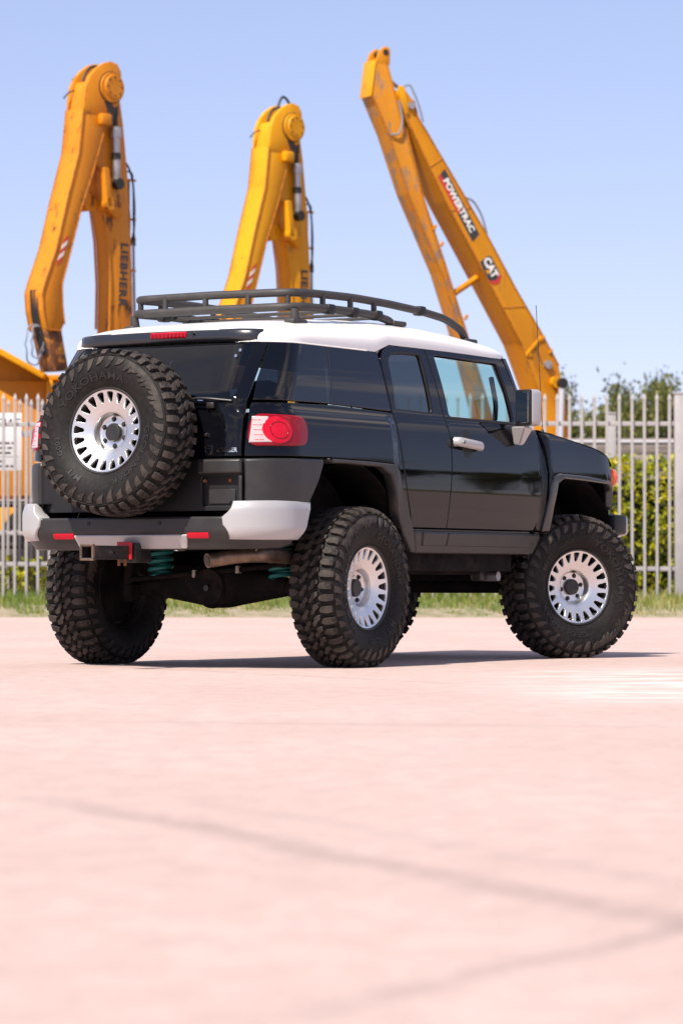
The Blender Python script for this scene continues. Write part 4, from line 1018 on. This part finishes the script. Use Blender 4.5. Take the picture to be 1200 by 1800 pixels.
# ------------------------------------------------------------------ excavators
def yellow(name, c, rust, amount):
    return material(name, c, .45, spec=.3, noise=[(.8, (c[0]*.90, c[1]*.80, c[2]*.7), .4, .65, one), (5, rust, amount, amount+.10, (1, 1, .5)), (2.2, (c[0]*.45, c[1]*.38, c[2]*.4), .60, .78, (3, 3, .35)), (26, rust, .64, .70, one)])
M_Y1 = yellow('orange_yellow_worn', (.57, .205, .007), (.075, .030, .012), .575)
M_Y2 = yellow('bright_yellow', (.66, .295, .003), (.14, .05, .008), .63)
M_Y3 = yellow('dozer_yellow', (.56, .222, .003), (.24, .125, .06), .63)
M_Y4 = yellow('scuffed_yellow', (.54, .215, .012), (.27, .165, .105), .50)
M_RUST = material('rusted_steel', (.20, .065, .018), .85, noise=[(5, (.07, .03, .015), .42, .62, one), (9, (.55, .21, .02), .52, .66, one)])
M_STEEL = material('cylinder_steel', (.42, .40, .40), .35, metal=.7, noise=[(4, (.16, .14, .13), .5, .68, (1, 1, .6))])
M_HOSE = material('hose_rubber', (.018, .02, .024), .5)
M_HOSEG = material('grey_hose', (.20, .21, .24), .5)
M_RW1 = material('red_marking', (.50, .03, .02), .5); M_RW2 = material('white_marking', (.74, .72, .70), .5)
M_TRACK = material('track_steel', (.045, .036, .03), .8)
M_SEAM = material('weld_bead', (.46, .15, .006), .6, noise=[(30, (.16, .06, .01), .45, .65, one)]); M_GREASE = material('black_grease', (.03, .018, .010), .4)
def undercarriage(E, ym, u0, u1, hw, top):
    H_ = box('upper_house', ((u0+u1)/2, 0, (1.25+top)/2), (u1-u0, 2*hw, top-1.25), ym, E, .12)
    box('counterweight', (u0-.25, 0, 1.75), (.6, 2*hw*.98, 1.0), ym, H_, .15)
    box('cab', (u1-.35, -hw*.55, 2.0), (1.3, hw*.85, 1.5), ym, E, .10)
    cyl('slew_ring', ((u0+u1)/2+.3, 0, .95), ((u0+u1)/2+.3, 0, 1.28), .75, M_TRACK, E, n=28)
    for sg in (1, -1):
        pts = corner_round([(u0-.1, .22), (u1+.8, .22), (u1+1.15, .62), (u1+.8, 1.02), (u0-.1, 1.02), (u0-.45, .62)], .3, 5)
        tk = prism('track', pts, sg*hw-.30, sg*hw+.30, M_TRACK, E, None, .02)
        for k in range(12): box('track_shoe', (u0+.05+k*(u1-u0+.7)/11, sg*hw, 1.04), (.16, .62, .05), M_TRACK, tk, .01)
def folded_excavator(loc, ym, label, rust=True):
    E = empty('excavator', (loc[0], loc[1], .0), math.radians(225), label, 'excavator')
    lo, hi_ = -.10, .30
    stick = [(.80, 7.56), (.88, 6.9), (1.10, 6.2), (1.32, 5.42), (1.52, 4.95), (1.59, 4.75), (1.57, 4.5), (1.50, 4.2), (1.22, 4.2), (1.16, 4.3), (1.20, 4.58), (1.21, 4.89), (1.06, 5.35), (.84, 6.05), (.62, 6.58), (.36, 7.34), (.30, 7.56)]
    SK = prism('dipper_arm', stick, lo, hi_, ym, E, None, .018)
    prism('arm_end', [(1.50, 4.22), (1.31, 3.59), (1.06, 3.61), (1.20, 4.22)], lo+.02, hi_-.02, M_RUST if rust else ym, SK, None, .015)
    chk = [(.80, 7.5), (.79, 7.70), (.75, 7.90), (.68, 8.05), (.55, 8.18), (.40, 8.28), (.26, 8.32), (.13, 8.29), (.06, 8.18), (.05, 8.0), (.06, 7.78), (.16, 7.66), (.26, 7.5)]
    for a, b in ((hi_-.07, hi_+.008), (lo-.008, lo+.07)): prism('arm_cheek', chk, a, b, ym, SK, None, .012)
    prism('arm_web', [(.78, 7.5), (.76, 7.80), (.66, 7.98), (.50, 8.02), (.3, 7.6)], lo+.06, hi_-.06, ym, SK)
    for sg in (1, -1):
        w0 = hi_ if sg > 0 else lo
        cyl('pivot_boss', (.26, w0, 7.92), (.26, w0+sg*.05, 7.92), .235, ym, SK, .225, 36)
        cyl('pivot_cap', (.24, w0+sg*.05, 7.93), (.24, w0+sg*.075, 7.93), .185, ym, SK, .175, 32)
    for w_ in (hi_, lo):
        for side_ in (stick[:9], stick[9:]): tube('weld_seam', [(a, w_, b) for a, b in side_], .013, M_SEAM, SK, .03, 6)
    tube('grease_ring', [(.26+.232*math.cos(t*PI/20), hi_+.012, 7.92+.232*math.sin(t*PI/20)) for t in range(40)], .014, M_GREASE, SK, 0, 6, True)
    for k in range(8): cyl('cap_bolt', (.24+.14*math.cos(k*PI/4), hi_+.074, 7.93+.14*math.sin(k*PI/4)), (.24+.14*math.cos(k*PI/4), hi_+.086, 7.93+.14*math.sin(k*PI/4)), .014, M_GREASE, SK, n=8)
    prism('grease_streak', [(.12, 7.66), (.20, 7.62), (.26, 7.70), (.40, 7.70), (.34, 7.58), (.36, 7.40), (.28, 7.48), (.22, 7.36), (.18, 7.54), (.12, 7.50)], hi_+.0085, hi_+.011, M_GREASE, SK, None, 0, False)
    box('lift_lug', (.42, hi_+.05, 7.42), (.20, .12, .17), ym, SK, .03)
    for k in range(5):      # red and white stripes on the arm
        t = k/5; u0 = 1.075+.022*0+.15*t; z0 = 5.60-.40*t
        prism('warning_stripe', [(u0, z0+.04), (u0+.10, z0-.035), (u0+.13, z0-.115), (u0+.03, z0-.04)], hi_+.001, hi_+.006, M_RW1 if k % 2 == 0 else M_RW2, SK, None, 0, False)
    bm_ = [(.41, 7.09), (.40, 6.46), (.27, 6.10), (.17, 5.62), (.125, 4.97), (.14, 4.3), (.19, 3.6), (.25, 2.2), (-.55, 2.2), (-.42, 3.2), (-.34, 4.19), (-.31, 5.0), (-.28, 5.71), (-.22, 6.57), (-.12, 7.42), (-.04, 7.85), (.05, 8.08), (.22, 8.12), (.36, 7.95)]
    BMo = prism('boom', bm_, -.155, .155, ym, E, None, .02)
    for sg in (.16, -.16): prism('boom_flange', [(.30, 6.18), (.20, 5.62), (.155, 4.97), (.17, 4.3), (.14, 4.3), (.125, 4.97), (.17, 5.62), (.27, 6.12)], sg-.012, sg+.012, ym, BMo)
    cyl('stop_pad', (.52, -.06, 6.18), (.52, .14, 6.18), .13, ym, BMo, n=20)
    # arm ram beside the boom
    RM = cyl('arm_ram', (.10, .25, 6.55), (.12, .25, 7.30), .062, M_STEEL, E, n=18)
    cyl('ram_rod', (.12, .25, 7.30), (.14, .25, 7.62), .04, M_BLACK, RM, n=14); cyl('ram_gland', (.117, .25, 7.18), (.121, .25, 7.34), .085, M_STEEL, RM, n=18)
    cyl('ram_end', (.10, .17, 6.48), (.10, .34, 6.48), .085, M_BLACK, RM, n=18); cyl('ram_band', (.108, .25, 6.85), (.110, .25, 6.95), .072, M_BLACK, RM, n=16)
    BK = prism('ram_bracket', corner_round([(.40, 6.68), (.02, 6.48), (-.06, 6.30), (-.06, 6.02), (.08, 5.96), (.28, 6.08)], .05), .155, .235, ym, E, None, .012)
    prism('ram_bracket_plate', corner_round([(.44, 6.70), (.33, 6.70), (.26, 6.1), (.38, 6.1)], .03), .155, .36, ym, BK, None, .02)
    cyl('bracket_boss', (.30, .16, 6.16), (.30, .36, 6.16), .10, ym, BK, n=20)
    # hoses and pipes along the back of the boom
    tube('hydraulic_hose', [(-.17, .10, 6.88), (-.28, .08, 6.80), (-.40, .05, 6.62), (-.44, .05, 6.2), (-.43, .05, 5.8), (-.34, .05, 5.55)], .017, M_HOSE, BMo, .12, 8)
    tube('hydraulic_hose', [(-.20, -.02, 6.45), (-.34, -.02, 6.35), (-.40, -.02, 6.1), (-.40, -.02, 5.85), (-.38, -.02, 5.6)], .017, M_HOSE, BMo, .12, 8)
    tube('hydraulic_hose', [(-.15, .12, 6.70), (-.33, .12, 6.72), (-.37, .10, 6.4), (-.37, .10, 5.9), (-.45, .05, 5.6)], .014, M_HOSE, BMo, .12, 8)
    tube('hydraulic_pipe', [(-.43, .03, 5.75), (-.45, .03, 4.9), (-.50, .03, 3.4)], .020, M_HOSEG, BMo, .1, 8)
    tube('hydraulic_pipe', [(-.40, -.04, 6.6), (-.41, -.04, 4.9), (-.46, -.04, 3.4)], .016, M_HOSE, BMo, .1, 8)
    for z in (6.6, 6.0, 5.7, 5.22, 4.45): box('pipe_clip', (-.37, .03, z), (.22, .03, .035), ym, BMo, .006)
    if not rust: tube('head_hose', [(.40, .14, 7.9), (.46, .12, 8.22), (.30, .10, 8.47), (.12, .08, 8.36), (.02, .08, 7.9), (.02, .10, 7.4)], .022, M_HOSE, SK, .14, 8)
    tube('head_hose', [(.62, .06, 7.8), (.60, .06, 8.08), (.42, .04, 8.27), (.16, .02, 8.24), (.0, .02, 7.7)], .02, M_HOSE, SK, .14, 8)
    tube('loose_hose', [(.74, .02, 7.86), (.86, .0, 7.80), (.92, -.02, 7.72)], .012, M_HOSE, SK, .05, 6)
    # hoses down the arm
    for k in range(3): tube('arm_hose', [(1.60-.02*k, .05+.06*k, 4.80), (1.585, .05+.06*k, 4.45), (1.48, .06+.06*k, 4.05), (1.40, .08+.05*k, 3.85)], .02, M_HOSE, SK, .12, 8)
    for k, (cu, cz, ra, rb) in enumerate(((1.60, 3.98, .17, .30), (1.58, 4.02, .11, .24))):
        tube('hose_loop', [(cu+ra*math.cos(t*2*PI/28), .12+.04*k+.03*math.sin(t), cz+rb*math.sin(t*2*PI/28)) for t in range(28)], .012, M_HOSEG, SK, 0, 6, True)
    text('maker_lettering', 'LIEBHERR', .205, M_INK, BMo, frame_m((-.115, .158, 5.13), (.045, 0, -1), (-1, 0, -.045)), .001, .009, 0, 1.14, 1.0)
    undercarriage(E, ym, -3.6, .2, 1.3, 2.45)
    return E
folded_excavator((-3.5, 50.0), M_Y1, 'orange-yellow excavator on the left with folded boom and rusty arm end')
folded_excavator((-.824, 54.36), M_Y2, 'bright yellow excavator with folded boom directly behind the roof rack', False)

b28 = math.radians(208)
CT = empty('long_reach_excavator', (3.3, 56.0, 0), b28, 'long straight yellow boom excavator leaning left, lettered on its side', 'excavator')
boom = [(-.36, 2.2), (.12, 3.0), (.14, 3.55), (.53, 4.47), (1.44, 5.92), (1.99, 6.78), (2.70, 8.06), (2.85, 8.41), (2.90, 8.52), (2.86, 8.60), (2.74, 8.58), (2.60, 8.43), (2.52, 8.16), (2.41, 8.0), (1.69, 6.98), (1.22, 6.30), (.62, 5.36), (.14, 4.67), (-.21, 4.12), (-.34, 3.6), (-.40, 3.0), (-.75, 2.2)]
CB = prism('boom', boom, -.20, .40, M_Y3, CT, None, .02)
stick = [(3.34, 8.46), (3.05, 7.86), (2.68, 6.89), (2.04, 5.60), (1.75, 4.80), (1.55, 4.2), (1.22, 3.1), (1.0, 3.1), (1.35, 4.1), (1.51, 4.48), (1.75, 5.13), (2.0, 5.82), (2.38, 6.8), (2.72, 7.99), (2.93, 8.63), (3.05, 9.03), (3.14, 9.10), (3.26, 9.07)]
CS_ = prism('stick', stick, -.05, .35, M_Y4, CT, None, .02)
tube('weld_seam', [(a, .352, b) for a, b in stick[:6]], .014, M_SEAM, CS_, .03, 6); tube('weld_seam', [(a, .352, b) for a, b in stick[9:14]], .014, M_SEAM, CS_, .03, 6)
tube('weld_seam', [(a, .402, b) for a, b in boom[2:8]], .014, M_SEAM, CB, .03, 6); tube('weld_seam', [(a, .402, b) for a, b in boom[11:19]], .014, M_SEAM, CB, .03, 6)
for (ua, za), (ub, zb) in (((1.90, 6.64), (1.50, 6.71)), ((.90, 5.06), (.44, 5.10)), ((2.30, 7.34), (2.06, 7.50))): tube('plate_joint', [(ua, .401, za), (ub, .401, zb)], .010, M_SEAM, CB, 0, 6)
for a, b in ((.27, .352), (-.052, .03)): prism('stick_lug', corner_round([(3.27, 9.02), (3.20, 9.22), (3.10, 9.31), (3.01, 9.26), (3.02, 8.98)], .04), a, b, M_Y3, CS_, None, .008)
cyl('lug_pin', (3.10, -.06, 9.20), (3.10, .36, 9.20), .05, M_BLACK, CS_, n=14)
prism('stick_nose_plate', [(3.275, 9.05), (3.36, 8.46), (3.375, 8.46), (3.29, 9.07)], -.055, .355, M_Y2, CS_, None, .004)
tube('link_rod', [(3.03, .15, 8.85), (2.66, .12, 8.62)], .03, material('primer_rod', (.42, .22, .14), .5), CS_, 0, 8)
tube('hydraulic_hose', [(2.74, .25, 8.66), (2.60, .28, 8.72), (2.46, .30, 8.42), (2.36, .30, 8.1)], .016, M_HOSEG, CB, .12, 8)
tube('hydraulic_hose', [(2.85, .36, 8.42), (2.80, .40, 8.05), (2.88, .40, 7.85), (3.02, .37, 7.84)], .018, M_HOSEG, CS_, .12, 8)
prism('boom_head_plate', corner_round([(2.92, 8.58), (2.88, 8.66), (2.78, 8.64), (2.72, 8.40), (2.70, 8.20), (2.76, 8.18)], .03), .40, .43, M_Y2, CB, None, .006)
cyl('head_pin', (2.66, .40, 8.34), (2.66, .45, 8.34), .06, M_STEEL, CB, n=16)
tube('boom_hose', [(2.36, .25, 8.05), (2.28, .25, 7.94), (1.62, .25, 6.98), (1.48, .25, 6.80)], .030, M_HOSE, CB, .05, 8)
tube('boom_hose', [(2.34, .05, 8.0), (1.60, .05, 6.97), (1.50, .05, 6.82)], .026, M_HOSE, CB, .05, 8)
tube('loop_hose', [(1.58, .25, 6.90), (1.40, .28, 6.86), (1.24, .30, 6.62), (1.14, .30, 6.30)], .020, M_HOSEG, CB, .14, 8)
tube('loop_hose', [(1.46, .20, 6.70), (1.32, .22, 6.58), (1.24, .22, 6.40), (1.22, .2, 6.30)], .018, M_HOSE, CB, .1, 8)
for u, z in ((1.56, 6.88), (1.44, 6.68), (1.08, 6.14), (.98, 5.98)): box('hose_clip', (u, .2, z), (.10, .12, .07), M_RUST, CB, .01)
tube('stop_strut', [(1.75, .10, 5.24), (1.18, .10, 5.60)], .055, M_Y3, CB, 0, 14)
for u, z, s in ((.12, 4.57, .10), (-.04, 4.36, .08), (.36, 4.28, .06)): box('weld_tab', (u, .41, z), (s*1.2, .03, .035), M_Y3, CB, .004, Matrix.Rotation(math.radians(50), 4, 'Y'))
prism('weld_rib', [(.46, 4.30), (.44, 4.25), (.13, 4.58), (.16, 4.62)], .40, .425, M_Y2, CB, None, .005)
for k in range(6): box('stencil_mark', (.235-.022*k, .402, 4.38-.045*k), (.028, .004, .026), M_INK, CB, 0)
cyl('boom_pin', (.03, .40, 4.13), (.03, .46, 4.13), .07, M_STEEL, CB, n=18); cyl('boom_pin', (-.13, .40, 3.84), (-.13, .48, 3.84), .10, M_Y2, CB, n=20); cyl('ram_eye', (-.20, .44, 3.82), (-.20, .56, 3.82), .09, M_BLACK, CB, n=18)
LR = cyl('lift_ram', (-.16, .48, 2.2), (-.20, .50, 3.80), .055, material('ram_chrome', (.72, .71, .73), .2, metal=.6), CT, n=16)
for u, z, w in ((2.02, 6.98, .12), (2.30, 6.45, .10), (2.16, 6.18, .08), (1.86, 5.42, .10), (1.70, 4.98, .09)): box('stick_tab', (u-.12, .36, z-.1), (w, .03, .05), M_Y3, CS_, .006, Matrix.Rotation(math.radians(65), 4, 'Y'))
# decals on the boom
DC = prism('decal_plate', [(2.01, 7.33), (2.14, 7.19), (1.48, 6.14), (1.35, 6.28)], .401, .405, M_INK, CB, None, 0, False)
dvec = Vector((-.528, 0, -.849)); uvec = Vector((-.849, 0, .528))
prism('decal_band', [(2.095, 7.24), (2.137, 7.185), (1.76, 6.585), (1.71, 6.64)], .405, .408, M_RW1, DC, None, 0, False)
text('decal_lettering', 'POWERTRAC', .150, M_RW2, DC, frame_m((1.745, .410, 6.735), dvec, uvec), .001, .006, 0, 1.0, 1.10)
LG = empty('dummy'); bpy.data.objects.remove(LG)
c0 = Vector((1.135, .401, 5.70))
def dec(name, pts, y, mat, par): return prism(name, [(c0.x+dvec.x*a+uvec.x*b, c0.z+dvec.z*a+uvec.z*b) for a, b in pts], y, y+.003, mat, par, None, 0, False)
LB = dec('logo_backing', [(-.21, .07), (-.18, .125), (.19, .125), (.28, .02), (.24, -.10), (.10, -.135), (-.20, -.11)], .401, M_INK, CB)
dec('logo_red', [(.12, .125), (.20, .125), (.285, .02), (.245, -.10), (.15, -.13), (.19, -.06), (.215, .02), (.16, .10)], .404, M_RW1, LB)
text('logo_lettering', 'CAT', .19, M_RW2, LB, frame_m(c0+Vector((0, .009, 0))-dvec*.02+uvec*.012, dvec, uvec), .001, .009, 0, 1.0, .95)
dec('logo_triangle', [(-.035, -.10), (.055, -.10), (.01, -.015)], .411, M_Y2, LB)
undercarriage(CT, M_Y3, -3.8, .1, 1.4, 2.4)

# ------------------------------------------------------------------ dump truck at the left edge
DT = empty('dump_truck', (-5.5, 51.5, .2), 0, 'yellow dump truck with sloping body at the left edge behind the gate', 'dump truck')
def dp(name, poly, y0, y1, mat, par=None, bev=.02): return prism(name, [(x+5.5, z-.2) for x, z in poly], y0-51.5, y1-51.5, mat, par or DT, None, bev)
BD = dp('dump_body', [(-9.5, 1.75), (-3.4, 1.75), (-3.1, 3.66), (-4.62, 3.66), (-5.28, 4.02), (-9.5, 6.3)], 51.45, 54.0, M_Y3)
dp('side_panel', [(-9.5, 1.80), (-3.5, 1.80), (-3.3, 3.60), (-9.5, 3.60)], 51.25, 51.46, M_Y3, BD)
dp('slope_lip', [(-4.60, 3.60), (-4.55, 3.68), (-5.28, 4.09), (-9.5, 6.42), (-9.5, 6.30), (-5.28, 3.98)], 50.75, 54.1, M_Y2, BD)
dp('top_rail', [(-4.62, 3.60), (-3.2, 3.60), (-3.2, 3.69), (-4.62, 3.69)], 51.18, 51.5, M_Y3, BD)
dp('side_rib', [(-4.62, 1.85), (-4.42, 1.85), (-4.47, 3.60), (-4.57, 3.60)], 51.12, 51.26, M_Y2, BD)
dp('chassis', [(-9.5, 1.2), (-3.0, 1.2), (-3.0, 1.7), (-9.5, 1.7)], 51.9, 53.4, M_TRACK)
dp('step_frame', [(-5.9, .95), (-4.9, .95), (-4.9, 1.62), (-5.9, 1.62)], 51.0, 51.6, M_Y2)
for x in (-4.55, -7.2):
    W = lathe('wheel', [(-.28, .36), (-.30, .62), (-.24, .78), (.24, .78), (.30, .62), (.28, .36), (.10, .34), (.08, .001)], M_RUB, DT, 40)
    W.rotation_euler = (0, 0, -PI/2); W.location = (x+5.5, -.25, .80)
    lathe('hub', [(.09, .20), (.14, .18), (.15, .001)], M_Y3, W, 24)
    for k in range(20):
        t = 2*PI*k/20; box('tyre_lug', (.12*(1 if k % 2 else -1), .78*math.cos(t), .78*math.sin(t)), (.26, .07, .07), M_RUB, W, .01, Matrix.Rotation(t, 4, 'X'))
